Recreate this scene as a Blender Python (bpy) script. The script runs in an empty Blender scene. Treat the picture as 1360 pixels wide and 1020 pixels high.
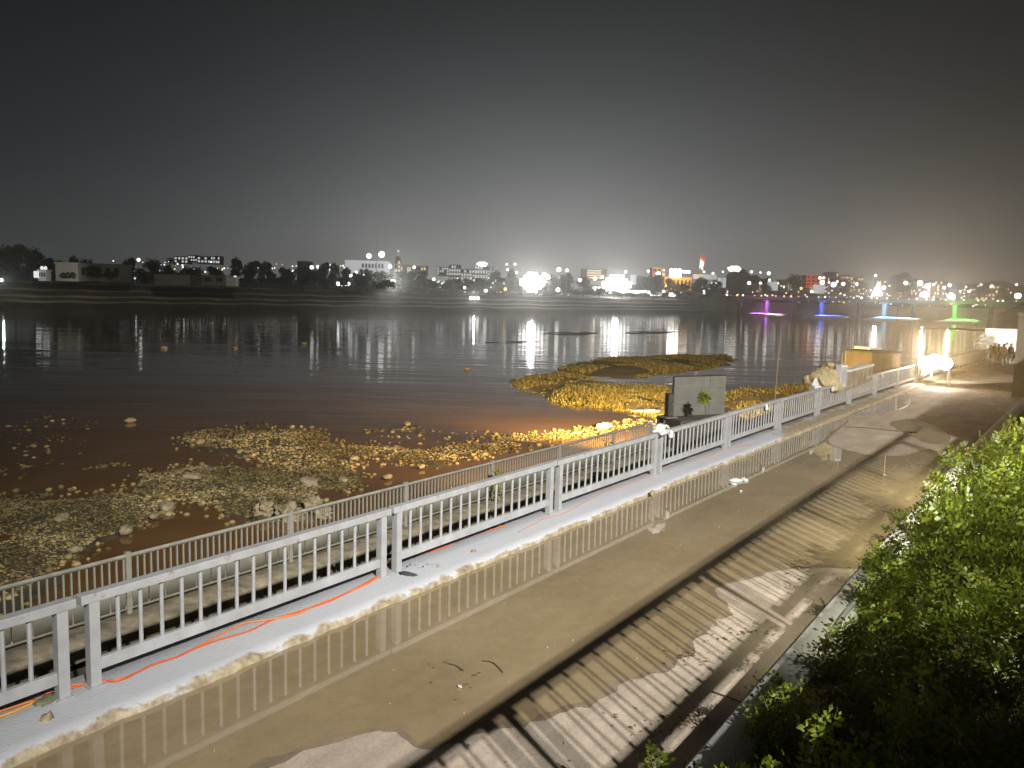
import bpy, bmesh, math, random
import numpy as np
from mathutils import Vector, Matrix
random.seed(11); rng = np.random.default_rng(11)
sc = bpy.context.scene; COL = sc.collection
PI = math.pi
# ---------------------------------------------------------------- camera
FPX, HZ, ROLL, CZ = 1060.0, 394.0, 0.026, 4.43
_p = math.atan((510-HZ)/FPX); cp, sp = math.cos(_p), math.sin(_p); cr, sr = math.cos(ROLL), math.sin(ROLL)
FW = Vector((0, cp, -sp)); UP0 = Vector((0, sp, cp)); R0 = Vector((1, 0, 0))
RT = cr*R0 + sr*UP0; UP = -sr*R0 + cr*UP0
cam = bpy.data.cameras.new('camera'); camo = bpy.data.objects.new('camera', cam); COL.objects.link(camo)
camo.matrix_world = Matrix(((RT.x, UP.x, -FW.x, 0), (RT.y, UP.y, -FW.y, 0), (RT.z, UP.z, -FW.z, CZ), (0, 0, 0, 1)))
cam.sensor_fit = 'HORIZONTAL'; cam.angle = 2*math.atan(680/FPX); cam.clip_start = 0.05; cam.clip_end = 6000
sc.camera = camo
# ---------------------------------------------------------------- sky glow, exposure
W = bpy.data.worlds.new('World'); sc.world = W; W.use_nodes = True
nt = W.node_tree; nt.nodes.clear()
def wm(op, a, b=None, c=None):
    n = nt.nodes.new('ShaderNodeMath'); n.operation = op
    for i, v in enumerate((a, b, c)):
        if v is None: continue
        if isinstance(v, (int, float)): n.inputs[i].default_value = v
        else: nt.links.new(v, n.inputs[i])
    return n.outputs[0]
tc = nt.nodes.new('ShaderNodeTexCoord'); sx = nt.nodes.new('ShaderNodeSeparateXYZ'); nt.links.new(tc.outputs['Generated'], sx.inputs[0])
zz = wm('MAXIMUM', sx.outputs['Z'], 0.0)
az = wm('SUBTRACT', wm('ARCTAN2', sx.outputs['X'], sx.outputs['Y']), 0.05)      # bearing off the city centre
az2 = wm('MULTIPLY', az, az)
broad = wm('MULTIPLY', wm('EXPONENT', wm('MULTIPLY', zz, -7.2)), wm('MULTIPLY_ADD', wm('EXPONENT', wm('MULTIPLY', az2, -4.5)), 0.6, 0.4))
core = wm('MULTIPLY', wm('EXPONENT', wm('MULTIPLY', zz, -9.5)), wm('EXPONENT', wm('MULTIPLY', az2, -9.0)))
lum = wm('ADD', wm('MULTIPLY_ADD', broad, 0.135, 0.0035), wm('MULTIPLY', core, 0.31))
cn = nt.nodes.new('ShaderNodeTexNoise'); cn.inputs['Scale'].default_value = 2.6; cn.inputs['Detail'].default_value = 5; cmap = nt.nodes.new('ShaderNodeMapping'); cmap.inputs['Scale'].default_value = (1, 1, 3.2)
nt.links.new(tc.outputs['Generated'], cmap.inputs['Vector']); nt.links.new(cmap.outputs[0], cn.inputs['Vector'])
lum = wm('MULTIPLY', lum, wm('MULTIPLY_ADD', cn.outputs['Fac'], 0.42, 0.79))        # thin uneven cloud catching the town's light
tint = nt.nodes.new('ShaderNodeMix'); tint.data_type = 'RGBA'
nt.links.new(wm('MINIMUM', wm('MULTIPLY', broad, 1.3), 1.0), tint.inputs['Factor'])
tint.inputs['A'].default_value = (0.88, 1.0, 1.1, 1); tint.inputs['B'].default_value = (1.02, 1.0, 0.955, 1)
bg = nt.nodes.new('ShaderNodeBackground'); nt.links.new(tint.outputs['Result'], bg.inputs['Color']); nt.links.new(lum, bg.inputs['Strength'])
wo = nt.nodes.new('ShaderNodeOutputWorld'); nt.links.new(bg.outputs[0], wo.inputs['Surface'])
sc.view_settings.view_transform = 'Standard'; sc.view_settings.look = 'None'
sc.view_settings.exposure = 0.0; sc.view_settings.gamma = 1.0; sc.view_settings.use_curve_mapping = False
sc.cycles.use_denoising = True; sc.cycles.max_bounces = 5; sc.cycles.diffuse_bounces = 2; sc.cycles.glossy_bounces = 3
sc.cycles.transmission_bounces = 3; sc.cycles.volume_bounces = 0; sc.cycles.sample_clamp_indirect = 4.0; sc.cycles.use_light_tree = True
sc.cycles.caustics_reflective = False; sc.cycles.caustics_refractive = False
# ---------------------------------------------------------------- helpers
def ray(x, y): return (x-680)/FPX*RT - (y-510)/FPX*UP + FW
def at(x, y, Y):
    d = ray(x, y); return Vector((0, 0, CZ)) + d*(Y/d.y)
def gnd(x, y, z):
    d = ray(x, y); return Vector((0, 0, CZ)) + d*((z-CZ)/d.z)
A0, KAP, S0, T0 = 0.6124, 0.00089, 4.03, 8.37
def head(s): return A0 + KAP*(s-S0)
def P(s, t, z=0.0):                     # along / across the promenade (t grows towards the river)
    a = head(s)
    x = -4.541 + (math.cos(A0)-math.cos(a))/KAP; y = 8.104 + (math.sin(a)-math.sin(A0))/KAP
    return Vector((x-(t-T0)*math.cos(a), y+(t-T0)*math.sin(a), z))
def yaw(s): return PI/2 - head(s)
def lamp(name, kind, loc, power, color, size=0.1, aim=None, angle=60, blend=0.5):
    l = bpy.data.lights.new(name, kind); l.energy = power; l.color = color; l.shadow_soft_size = size
    o = bpy.data.objects.new(name, l); COL.objects.link(o); o.location = loc
    if kind == 'SPOT':
        l.spot_size = math.radians(angle); l.spot_blend = blend
        o.rotation_euler = (Vector(aim)-Vector(loc)).to_track_quat('-Z', 'Y').to_euler()
    return o
# materials -------------------------------------------------------
def mat(name, col, rough=0.8, col2=None, scale=8.0, bump=0.0, bscale=None, spec=0.5, metal=0.0, detail=5, coords='Object'):
    m = bpy.data.materials.new(name); m.use_nodes = True; n = m.node_tree.nodes; L = m.node_tree.links
    b = n['Principled BSDF']; b.inputs['Roughness'].default_value = rough; b.inputs['Metallic'].default_value = metal
    b.inputs['Specular IOR Level'].default_value = spec
    b.inputs['Base Color'].default_value = (*col, 1)
    if col2 or bump:
        t = n.new('ShaderNodeTexCoord')
    if col2:
        z = n.new('ShaderNodeTexNoise'); z.inputs['Scale'].default_value = scale; z.inputs['Detail'].default_value = detail; z.inputs['Roughness'].default_value = 0.65
        L.new(t.outputs[coords], z.inputs['Vector'])
        r = n.new('ShaderNodeValToRGB'); r.color_ramp.elements[0].position = 0.35; r.color_ramp.elements[1].position = 0.68
        r.color_ramp.elements[0].color = (*col, 1); r.color_ramp.elements[1].color = (*col2, 1)
        L.new(z.outputs['Fac'], r.inputs[0]); L.new(r.outputs[0], b.inputs['Base Color'])
    if bump:
        z = n.new('ShaderNodeTexNoise'); z.inputs['Scale'].default_value = bscale or scale*4; z.inputs['Detail'].default_value = 6
        L.new(t.outputs[coords], z.inputs['Vector'])
        u = n.new('ShaderNodeBump'); u.inputs['Strength'].default_value = bump; u.inputs['Distance'].default_value = 0.02
        L.new(z.outputs['Fac'], u.inputs['Height']); L.new(u.outputs[0], b.inputs['Normal'])
    return m
def glow(name, col, strength, sample=True):
    m = bpy.data.materials.new(name); m.use_nodes = True; b = m.node_tree.nodes['Principled BSDF']
    b.inputs['Base Color'].default_value = (0.3, 0.3, 0.3, 1); b.inputs['Emission Color'].default_value = (*col, 1); b.inputs['Emission Strength'].default_value = strength
    if not sample: m.cycles.emission_sampling = 'NONE'
    return m
# meshes ----------------------------------------------------------
def mesh_np(name, V, Fc):
    V = np.asarray(V, dtype=np.float32).reshape(-1, 3); Fc = np.asarray(Fc, dtype=np.int32); k = Fc.shape[1]
    me = bpy.data.meshes.new(name); me.vertices.add(len(V)); me.vertices.foreach_set('co', V.ravel())
    me.loops.add(Fc.size); me.loops.foreach_set('vertex_index', Fc.ravel())
    me.polygons.add(len(Fc)); me.polygons.foreach_set('loop_start', np.arange(0, Fc.size, k, dtype=np.int32)); me.polygons.foreach_set('loop_total', np.full(len(Fc), k, dtype=np.int32))
    me.update(calc_edges=True); me.validate(); return me
def link(name, me, m=None, parent=None, loc=(0, 0, 0), rot=(0, 0, 0), smooth=False):
    if m is not None and not me.materials: me.materials.append(m)
    if smooth: me.polygons.foreach_set('use_smooth', [True]*len(me.polygons))
    o = bpy.data.objects.new(name, me); COL.objects.link(o); o.location = loc; o.rotation_euler = rot
    if parent is not None: o.parent = parent
    return o
def tag(o, label=None, cat=None, group=None, kind=None):
    if label: o['label'] = label
    if cat: o['category'] = cat
    if group: o['group'] = group
    if kind: o['kind'] = kind
    return o
def thing(name, label, cat, loc=(0, 0, 0), rz=0.0, group=None):
    o = bpy.data.objects.new(name, None); COL.objects.link(o); o.location = loc; o.rotation_euler = (0, 0, rz); o.empty_display_size = 0.2
    return tag(o, label, cat, group)
class MB:
    def __init__(s): s.b = bmesh.new()
    def box(s, x0, x1, y0, y1, z0, z1, bev=0.0, rot=None, at_=None):
        r = bmesh.ops.create_cube(s.b, size=1.0); v = r['verts']
        for q in v: q.co = Vector(((x0+x1)/2+q.co.x*(x1-x0), (y0+y1)/2+q.co.y*(y1-y0), (z0+z1)/2+q.co.z*(z1-z0)))
        if bev: 
            e = {e for q in v for e in q.link_edges}; r2 = bmesh.ops.bevel(s.b, geom=list(e), offset=bev, segments=2, affect='EDGES', profile=0.6); v = r2['verts']
        if rot is not None: bmesh.ops.rotate(s.b, verts=v, cent=at_ or (0, 0, 0), matrix=rot)
        return s
    def cyl(s, p, q, r0, r1=None, n=8, cap=True):
        p, q = Vector(p), Vector(q); d = q-p; r1 = r0 if r1 is None else r1
        M = Matrix.Translation((p+q)/2) @ d.to_track_quat('Z', 'Y').to_matrix().to_4x4()
        bmesh.ops.create_cone(s.b, cap_ends=cap, segments=n, radius1=r0, radius2=r1, depth=d.length, matrix=M); return s
    def ball(s, c, r, sub=2, sq=(1, 1, 1), jit=0.0):
        v = bmesh.ops.create_icosphere(s.b, subdivisions=sub, radius=1.0)['verts']
        for q in v:
            k = 1+random.uniform(-jit, jit); q.co = Vector((c[0]+q.co.x*r*sq[0]*k, c[1]+q.co.y*r*sq[1]*k, c[2]+q.co.z*r*sq[2]*k))
        return s
    def me(s, name):
        m = bpy.data.meshes.new(name); s.b.to_mesh(m); s.b.free(); return m
    def out(s, name, m, parent=None, loc=(0, 0, 0), rot=(0, 0, 0), smooth=False): return link(name, s.me(name), m, parent, loc, rot, smooth)
def tube_me(name, pts, r, n=6, r1=None):
    pts = [Vector(p) for p in pts]; V = []; Fc = []
    for i, p in enumerate(pts):
        d = (pts[min(i+1, len(pts)-1)]-pts[max(i-1, 0)]).normalized()
        a = d.cross(Vector((0.03, 0.02, 1))).normalized(); b = d.cross(a)
        rr = r if r1 is None else r+(r1-r)*i/(len(pts)-1)
        for k in range(n):
            V.append(p+rr*(math.cos(2*PI*k/n)*a+math.sin(2*PI*k/n)*b))
    for i in range(len(pts)-1):
        for k in range(n): Fc.append((i*n+k, i*n+(k+1) % n, (i+1)*n+(k+1) % n, (i+1)*n+k))
    return mesh_np(name, [tuple(v) for v in V], Fc)
def spline(pts, sub=6):
    pts = [Vector(p) for p in pts]; out = []
    for i in range(len(pts)-1):
        p0, p1, p2, p3 = pts[max(i-1, 0)], pts[i], pts[i+1], pts[min(i+2, len(pts)-1)]
        for k in range(sub):
            t = k/sub; out.append(0.5*((2*p1)+(p2-p0)*t+(2*p0-5*p1+4*p2-p3)*t*t+(3*p1-p0-3*p2+p3)*t**3))
    return out+[pts[-1]]
def strip(name, rows, m, smooth=False):           # rows: list of equally long point rows -> sheet
    n = len(rows[0]); V = [tuple(p) for r in rows for p in r]
    Fc = [(i*n+k, i*n+k+1, (i+1)*n+k+1, (i+1)*n+k) for i in range(len(rows)-1) for k in range(n-1)]
    return link(name, mesh_np(name, V, Fc), m, smooth=smooth)
def sheet(name, poly, z, m, jag=0.0, seg=1.0):    # flat outlined sheet with a roughened edge
    pts = []
    for i in range(len(poly)):
        a, b = Vector(poly[i]), Vector(poly[(i+1) % len(poly)]); k = max(1, int((b-a).length/seg))
        for j in range(k): pts.append(a.lerp(b, j/k)+Vector((random.uniform(-jag, jag), random.uniform(-jag, jag), 0)))
    b = bmesh.new(); f = b.faces.new([b.verts.new((p.x, p.y, z)) for p in pts]); f.normal_update()
    if f.normal.z < 0: f.normal_flip()
    bmesh.ops.triangulate(b, faces=[f]); me = bpy.data.meshes.new(name); b.to_mesh(me); b.free()
    return link(name, me, m)
def inside(poly, x, y):
    c = np.zeros(len(x), bool); n = len(poly)
    for i in range(n):
        (x0, y0), (x1, y1) = poly[i], poly[(i+1) % n]
        if y0 == y1: continue
        k = ((y0 > y) != (y1 > y)) & (x < (x1-x0)*(y-y0)/(y1-y0)+x0); c ^= k
    return c
def scatter(poly, n):
    p = np.array([(q[0], q[1]) for q in poly]); lo, hi = p.min(0), p.max(0); X = np.zeros((0, 2))
    while len(X) < n:
        q = rng.uniform(lo, hi, (n*2, 2)); X = np.concatenate([X, q[inside(p, q[:, 0], q[:, 1])]])
    return X[:n]
def edge_dist(poly, X):
    p = np.array([(q[0], q[1]) for q in poly]); D = np.full(len(X), 1e9)
    for i in range(len(p)):
        a, b = p[i], p[(i+1) % len(p)]; d = b-a; t = np.clip(((X-a)@d)/(d@d+1e-9), 0, 1); D = np.minimum(D, np.linalg.norm(X-(a+t[:, None]*d), axis=1))
    return D
def _ico():
    b = bmesh.new(); bmesh.ops.create_icosphere(b, subdivisions=1, radius=1.0); b.verts.index_update()
    r = (np.array([v.co[:] for v in b.verts]), np.array([[v.index for v in f.verts] for f in b.faces])); b.free(); return r
ICO = _ico()
def pebbles(name, X, Z, S, m):
    n = len(X); V0, F0 = ICO; sc3 = S[:, None]*np.stack([rng.uniform(.75, 1.35, n), rng.uniform(.75, 1.35, n), rng.uniform(.45, .8, n)], 1)
    a = rng.uniform(0, 2*PI, n); ca, sa = np.cos(a), np.sin(a)
    V = V0[None]*sc3[:, None]*(1+rng.uniform(-.18, .18, (n, len(V0), 1)))
    Vx = V[..., 0]*ca[:, None]-V[..., 1]*sa[:, None]+X[:, 0, None]; Vy = V[..., 0]*sa[:, None]+V[..., 1]*ca[:, None]+X[:, 1, None]; Vz = V[..., 2]+Z[:, None]
    Fc = (F0[None]+(np.arange(n)*len(V0))[:, None, None]).reshape(-1, 3)
    return link(name, mesh_np(name, np.stack([Vx, Vy, Vz], -1).reshape(-1, 3), Fc), m, smooth=True)

# ================================================================ materials
def m_pave():
    m = mat('dry_pavement', (0.4, 0.33, 0.265), 0.82, (0.54, 0.46, 0.385), 0.9, 0.5, 70); grime(m, 22, .35, (.35, 2.2, 1)); return m
def grime(m, scale, amt, stretch):          # fine grit and drag marks running along the promenade, multiplied into the base colour
    n = m.node_tree.nodes; L = m.node_tree.links; b = n['Principled BSDF']; src = b.inputs['Base Color'].links[0].from_socket
    t = n.new('ShaderNodeTexCoord'); mp = n.new('ShaderNodeMapping'); mp.inputs['Rotation'].default_value = (0, 0, -(PI/2-.63)); L.new(t.outputs['Object'], mp.inputs['Vector'])
    mp2 = n.new('ShaderNodeMapping'); mp2.inputs['Scale'].default_value = stretch; L.new(mp.outputs[0], mp2.inputs['Vector'])
    z = n.new('ShaderNodeTexNoise'); z.inputs['Scale'].default_value = 1.1; z.inputs['Detail'].default_value = 8; z.inputs['Roughness'].default_value = .7; L.new(mp2.outputs[0], z.inputs['Vector'])
    z2 = n.new('ShaderNodeTexNoise'); z2.inputs['Scale'].default_value = scale; z2.inputs['Detail'].default_value = 6; z2.inputs['Roughness'].default_value = .8; L.new(t.outputs['Object'], z2.inputs['Vector'])
    ad = n.new('ShaderNodeMath'); ad.operation = 'ADD'; L.new(z.outputs['Fac'], ad.inputs[0]); L.new(z2.outputs['Fac'], ad.inputs[1])
    r = n.new('ShaderNodeMapRange'); r.inputs['From Min'].default_value = .75; r.inputs['From Max'].default_value = 1.25; r.inputs['To Min'].default_value = 1-amt; r.inputs['To Max'].default_value = 1+amt*.35; L.new(ad.outputs[0], r.inputs['Value'])
    v = n.new('ShaderNodeVectorMath'); v.operation = 'SCALE'; L.new(src, v.inputs[0]); L.new(r.outputs[0], v.inputs['Scale']); L.new(v.outputs[0], b.inputs['Base Color'])
M_PAVE = m_pave()
M_SIDE = mat('rough_concrete', (0.2, 0.17, 0.12), 0.9, (0.42, 0.37, 0.28), 2.2, 0.8, 18)
M_WALK = mat('lower_walk_concrete', (0.1, 0.088, 0.062), 0.9, (0.18, 0.16, 0.115), 1.6, 0.5, 25)
M_LEDGE = mat('weathered_ledge', (0.1, 0.085, 0.06), 0.95, (0.3, 0.26, 0.185), 2.6, 0.9, 16)
M_DARK = mat('dark_stone', (0.05, 0.045, 0.035), 0.9, (0.09, 0.08, 0.06), 3, 0.5)
M_RAIL = mat('white_rail_paint', (0.3, 0.31, 0.325), 0.5, (0.4, 0.415, 0.445), 2.4, 0.08, 45)
def rust(m, scale, lo, amt, col):
    n = m.node_tree.nodes; L = m.node_tree.links; b = n['Principled BSDF']; src = b.inputs['Base Color'].links[0].from_socket
    t = n.new('ShaderNodeTexCoord'); z = n.new('ShaderNodeTexNoise'); z.inputs['Scale'].default_value = scale; z.inputs['Detail'].default_value = 7; z.inputs['Roughness'].default_value = .75; L.new(t.outputs['Object'], z.inputs['Vector'])
    r = n.new('ShaderNodeMapRange'); r.inputs['From Min'].default_value = lo; r.inputs['From Max'].default_value = lo+.07; r.inputs['To Max'].default_value = amt; L.new(z.outputs['Fac'], r.inputs['Value'])
    x = n.new('ShaderNodeMix'); x.data_type = 'RGBA'; L.new(r.outputs[0], x.inputs['Factor']); L.new(src, x.inputs['A']); x.inputs['B'].default_value = (*col, 1); L.new(x.outputs['Result'], b.inputs['Base Color'])
rust(M_RAIL, 5.5, .6, .55, (.17, .12, .075))
M_FEN = mat('grey_fence_paint', (0.2, 0.195, 0.165), 0.6, (0.3, 0.29, 0.245), 5, 0.06, 40)
M_SHEET = mat('grey_green_sheet', (0.15, 0.15, 0.12), 0.7, (0.225, 0.222, 0.18), 1.7, 0.05, 12)
def m_kerb():
    m = mat('painted_kerb', (0.6, 0.62, 0.67), 0.75, None, 1, 0.5, 30); n = m.node_tree.nodes; L = m.node_tree.links; b = n['Principled BSDF']
    at_ = n.new('ShaderNodeAttribute'); at_.attribute_name = 'wear'
    t = n.new('ShaderNodeTexCoord'); z = n.new('ShaderNodeTexNoise'); z.inputs['Scale'].default_value = 2.6; z.inputs['Detail'].default_value = 8; z.inputs['Roughness'].default_value = 0.7
    L.new(t.outputs['Object'], z.inputs['Vector'])
    a = n.new('ShaderNodeMath'); a.operation = 'ADD'; L.new(at_.outputs['Fac'], a.inputs[0]); L.new(z.outputs['Fac'], a.inputs[1])
    r = n.new('ShaderNodeMapRange'); r.inputs['From Min'].default_value = 0.93; r.inputs['From Max'].default_value = 1.05; L.new(a.outputs[0], r.inputs['Value'])
    z2 = n.new('ShaderNodeTexNoise'); z2.inputs['Scale'].default_value = 9; z2.inputs['Detail'].default_value = 8; L.new(t.outputs['Object'], z2.inputs['Vector'])
    r2 = n.new('ShaderNodeValToRGB'); r2.color_ramp.elements[0].color = (0.17, 0.13, 0.08, 1); r2.color_ramp.elements[1].color = (0.46, 0.4, 0.29, 1); r2.color_ramp.elements[0].position = .3; r2.color_ramp.elements[1].position = .7
    L.new(z2.outputs['Fac'], r2.inputs[0])
    x = n.new('ShaderNodeMix'); x.data_type = 'RGBA'; L.new(r.outputs[0], x.inputs['Factor']); x.inputs['A'].default_value = (0.47, 0.49, 0.54, 1); L.new(r2.outputs[0], x.inputs['B']); L.new(x.outputs['Result'], b.inputs['Base Color'])
    return m
M_KERB = m_kerb()
def m_water(name, c1, c2, rough, bump, scale, stretch=(1, 1, 1), dist=0.05, spec=0.5, swell=0):
    m = bpy.data.materials.new(name); m.use_nodes = True; n = m.node_tree.nodes; L = m.node_tree.links; b = n['Principled BSDF']
    b.inputs['Roughness'].default_value = rough; b.inputs['IOR'].default_value = 1.33; b.inputs['Specular IOR Level'].default_value = spec
    t = n.new('ShaderNodeTexCoord'); z = n.new('ShaderNodeTexNoise'); z.inputs['Scale'].default_value = 0.35; z.inputs['Detail'].default_value = 6; L.new(t.outputs['Object'], z.inputs['Vector'])
    r = n.new('ShaderNodeValToRGB'); r.color_ramp.elements[0].color = (*c1, 1); r.color_ramp.elements[1].color = (*c2, 1); r.color_ramp.elements[0].position = .35; r.color_ramp.elements[1].position = .7
    L.new(z.outputs['Fac'], r.inputs[0]); L.new(r.outputs[0], b.inputs['Base Color'])
    if bump:
        mp = n.new('ShaderNodeMapping'); mp.inputs['Scale'].default_value = stretch; L.new(t.outputs['Object'], mp.inputs['Vector'])
        w = n.new('ShaderNodeTexNoise'); w.inputs['Scale'].default_value = scale; w.inputs['Detail'].default_value = 4; L.new(mp.outputs[0], w.inputs['Vector'])
        u = n.new('ShaderNodeBump'); u.inputs['Strength'].default_value = bump; u.inputs['Distance'].default_value = dist; L.new(w.outputs['Fac'], u.inputs['Height']); L.new(u.outputs[0], b.inputs['Normal'])
        if swell:
            mp3 = n.new('ShaderNodeMapping'); mp3.inputs['Scale'].default_value = (.35, 1.5, 1); mp3.inputs['Rotation'].default_value = (0, 0, .12); L.new(t.outputs['Object'], mp3.inputs['Vector'])
            w3 = n.new('ShaderNodeTexNoise'); w3.inputs['Scale'].default_value = .085; w3.inputs['Detail'].default_value = 3; L.new(mp3.outputs[0], w3.inputs['Vector'])
            u3 = n.new('ShaderNodeBump'); u3.inputs['Strength'].default_value = 1.0; u3.inputs['Distance'].default_value = swell; L.new(w3.outputs['Fac'], u3.inputs['Height']); L.new(u3.outputs[0], u.inputs['Normal'])
    return m
M_PUD = m_water('muddy_puddle', (0.265, 0.203, 0.118), (0.345, 0.272, 0.168), 0.012, 0.012, 3.0, dist=0.02)
M_WET = mat('wet_pavement', (0.2, 0.155, 0.105), 0.62, (0.29, 0.235, 0.17), 1.5, 0.15, 50)
grime(M_PUD, 5, .2, (.25, 1.2, 1)); M_PUD.node_tree.nodes['Principled BSDF'].inputs['IOR'].default_value = 1.65; grime(M_WET, 22, .35, (.35, 2.2, 1))
M_RIV = m_water('muddy_river', (0.15, 0.078, 0.027), (0.19, 0.1, 0.036), 0.03, 0.2, 0.5, (0.45, 1.6, 1), 0.12, swell=0.1)
M_BED = mat('gravel_bed', (0.05, 0.04, 0.022), 0.9, (0.12, 0.1, 0.055), 3.0, 0.8, 20)
M_PEB = None
M_ROCK = mat('river_rock', (0.2, 0.16, 0.09), 0.85, (0.42, 0.36, 0.24), 3, 0.6, 12)
M_BANK = mat('bank_earth', (0.46, 0.39, 0.28), 0.95, (0.6, 0.52, 0.39), 0.12, 0.6, 1.5)
M_RISER = mat('bank_stone', (0.13, 0.112, 0.083), 0.95, (0.2, 0.175, 0.13), 0.3)
M_LAND = mat('far_ground', (0.05, 0.05, 0.04), 0.95, (0.09, 0.085, 0.065), 0.05)
M_SOIL = mat('planter_soil', (0.06, 0.045, 0.03), 0.95, (0.14, 0.1, 0.06), 2.5, 0.9, 15)
def patchy(m, scale, lo, hi, tintc):      # broad damp, mossy patches
    n = m.node_tree.nodes; L = m.node_tree.links; b = n['Principled BSDF']; src = b.inputs['Base Color'].links[0].from_socket
    t = n.new('ShaderNodeTexCoord'); z = n.new('ShaderNodeTexNoise'); z.inputs['Scale'].default_value = scale; z.inputs['Detail'].default_value = 4; L.new(t.outputs['Object'], z.inputs['Vector'])
    r = n.new('ShaderNodeMapRange'); r.inputs['From Min'].default_value = .42; r.inputs['From Max'].default_value = .62; L.new(z.outputs['Fac'], r.inputs['Value'])
    x = n.new('ShaderNodeMix'); x.data_type = 'RGBA'; L.new(r.outputs[0], x.inputs['Factor']); x.inputs['A'].default_value = (lo*tintc[0], lo*tintc[1], lo*tintc[2], 1); x.inputs['B'].default_value = (hi, hi, hi*.95, 1)
    q = n.new('ShaderNodeMix'); q.data_type = 'RGBA'; q.blend_type = 'MULTIPLY'; q.inputs['Factor'].default_value = 1; L.new(src, q.inputs['A']); L.new(x.outputs['Result'], q.inputs['B']); L.new(q.outputs['Result'], b.inputs['Base Color'])
def m_leaf(name, c1, c2, tr=0.35):
    m = bpy.data.materials.new(name); m.use_nodes = True; n = m.node_tree.nodes; L = m.node_tree.links; b = n['Principled BSDF']; b.inputs['Roughness'].default_value = 0.42
    g = n.new('ShaderNodeNewGeometry'); r = n.new('ShaderNodeValToRGB'); r.color_ramp.elements[0].color = (*c1, 1); r.color_ramp.elements[1].color = (*c2, 1)
    L.new(g.outputs['Random Per Island'], r.inputs[0]); L.new(r.outputs[0], b.inputs['Base Color'])
    if tr:
        d = n.new('ShaderNodeBsdfTranslucent'); L.new(r.outputs[0], d.inputs['Color']); x = n.new('ShaderNodeMixShader'); x.inputs[0].default_value = tr
        L.new(b.outputs[0], x.inputs[1]); L.new(d.outputs[0], x.inputs[2]); L.new(x.outputs[0], n['Material Output'].inputs['Surface'])
    return m
M_PEB = m_leaf('pebbles', (0.04, 0.028, 0.01), (0.46, 0.36, 0.175), 0); M_PEB.node_tree.nodes['Principled BSDF'].inputs['Roughness'].default_value = .75; M_PEB.node_tree.links.new(M_PEB.node_tree.nodes['Principled BSDF'].outputs[0], M_PEB.node_tree.nodes['Material Output'].inputs['Surface']); patchy(M_PEB, .3, .55, 1.15, (.9, .88, .66))
M_LEAF = m_leaf('bush_leaf', (0.07, 0.12, 0.012), (0.22, 0.27, 0.03))
M_LEAFY = m_leaf('young_leaf', (0.22, 0.26, 0.03), (0.36, 0.36, 0.05))
M_CROWN = m_leaf('tree_leaf', (0.025, 0.033, 0.014), (0.06, 0.07, 0.03), 0.2)
M_REED = m_leaf('river_reed', (0.1, 0.072, 0.012), (0.62, 0.5, 0.14), 0.3)
M_STEM = mat('stem_bark', (0.09, 0.07, 0.045), 0.9)
M_METAL = mat('galvanised_metal', (0.3, 0.3, 0.3), 0.5, metal=0.6)
M_BLACK = mat('black_metal', (0.03, 0.03, 0.03), 0.5)

# ================================================================ floodlights that light the promenade (on a mast behind the viewer)
MAST = Vector((16.6, -24.6, 0))
for dx in (-0.65, 0.65):
    c = MAST+Vector((dx*0.91, dx*0.4, 25.0))
    lamp('floodlight_beam', 'SPOT', c+Vector((-.25, .6, -.3)), 112000, (1.0, 0.95, 0.86), 0.16, (6.0, 29, -0.5), 56, 0.9)
for aim_ in ((-118, 235, 0), (-62, 285, 0), (2, 370, 0)): lamp('added_bank_light', 'SPOT', MAST+Vector((-.2, .7, 24.2)), 520000, (1.0, 0.93, 0.82), .2, aim_, 17, .8)  # extra beams added only to brighten the far bank
for s_, w_ in ((10.8, 900), (15.5, 2500), (20.5, 3600)): lamp('added_bush_light', 'SPOT', P(s_, -.2, 4.4), w_, (1.0, 0.95, 0.68), 0.06, P(s_+.6, .55, 0.6), 84, 0.75)  # unseen lamps added to brighten the planter bushes

# ================================================================ SETTING
# promenade pavement
rows = [[P(s, t, 0.0) for t in (7.9, 5, 2.45, 0, -6, -14)] for s in np.arange(-14, 150, 3.0)]
tag(strip('promenade_pavement', rows, M_PAVE), kind='structure')
# puddles (muddy water standing on the pavement)
def closed(pts, sub=4):
    n = len(pts); out = []
    for i in range(n):
        p0, p1, p2, p3 = pts[i-1], pts[i], pts[(i+1) % n], pts[(i+2) % n]
        for k in range(sub):
            t = k/sub; out.append(0.5*((2*p1)+(p2-p0)*t+(2*p0-5*p1+4*p2-p3)*t*t+(3*p1-p0-3*p2+p3)*t**3))
    return out
def grow(pts, d):
    out = []; n = len(pts); A = sum(pts[i].x*pts[(i+1) % n].y-pts[(i+1) % n].x*pts[i].y for i in range(n)); sg_ = 1 if A > 0 else -1
    for i in range(n):
        e = (pts[(i+1) % n]-pts[i-1]); nn = Vector((e.y, -e.x, 0)).normalized()*sg_; out.append(pts[i]+nn*d*random.uniform(.35, 1.0))
    return out
def pud(name, px, jag=0.04):
    return tag(sheet(name, closed([gnd(x, y, 0) for x, y in px]), 0.004, M_PUD, jag, 0.35), kind='structure')
def front(s): return 7.74
edge = [P(s, 7.78) for s in np.arange(29.5, 1.4, -1.5)]
main = [gnd(x, y, 0) for x, y in ((170, 1060), (300, 1035), (350, 1010), (430, 984), (500, 966), (538, 973), (562, 992), (606, 980), (660, 962), (705, 955), (748, 938), (789, 928), (812, 908), (842, 899), (862, 893), (897, 875), (925, 838), (947, 822), (968, 810), (945, 783), (1003, 763), (1039, 754), (1100, 753), (1160, 757))]
main += [P(s, 2.5) for s in (13.8, 15, 17, 19, 21, 23, 25, 27)]
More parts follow.
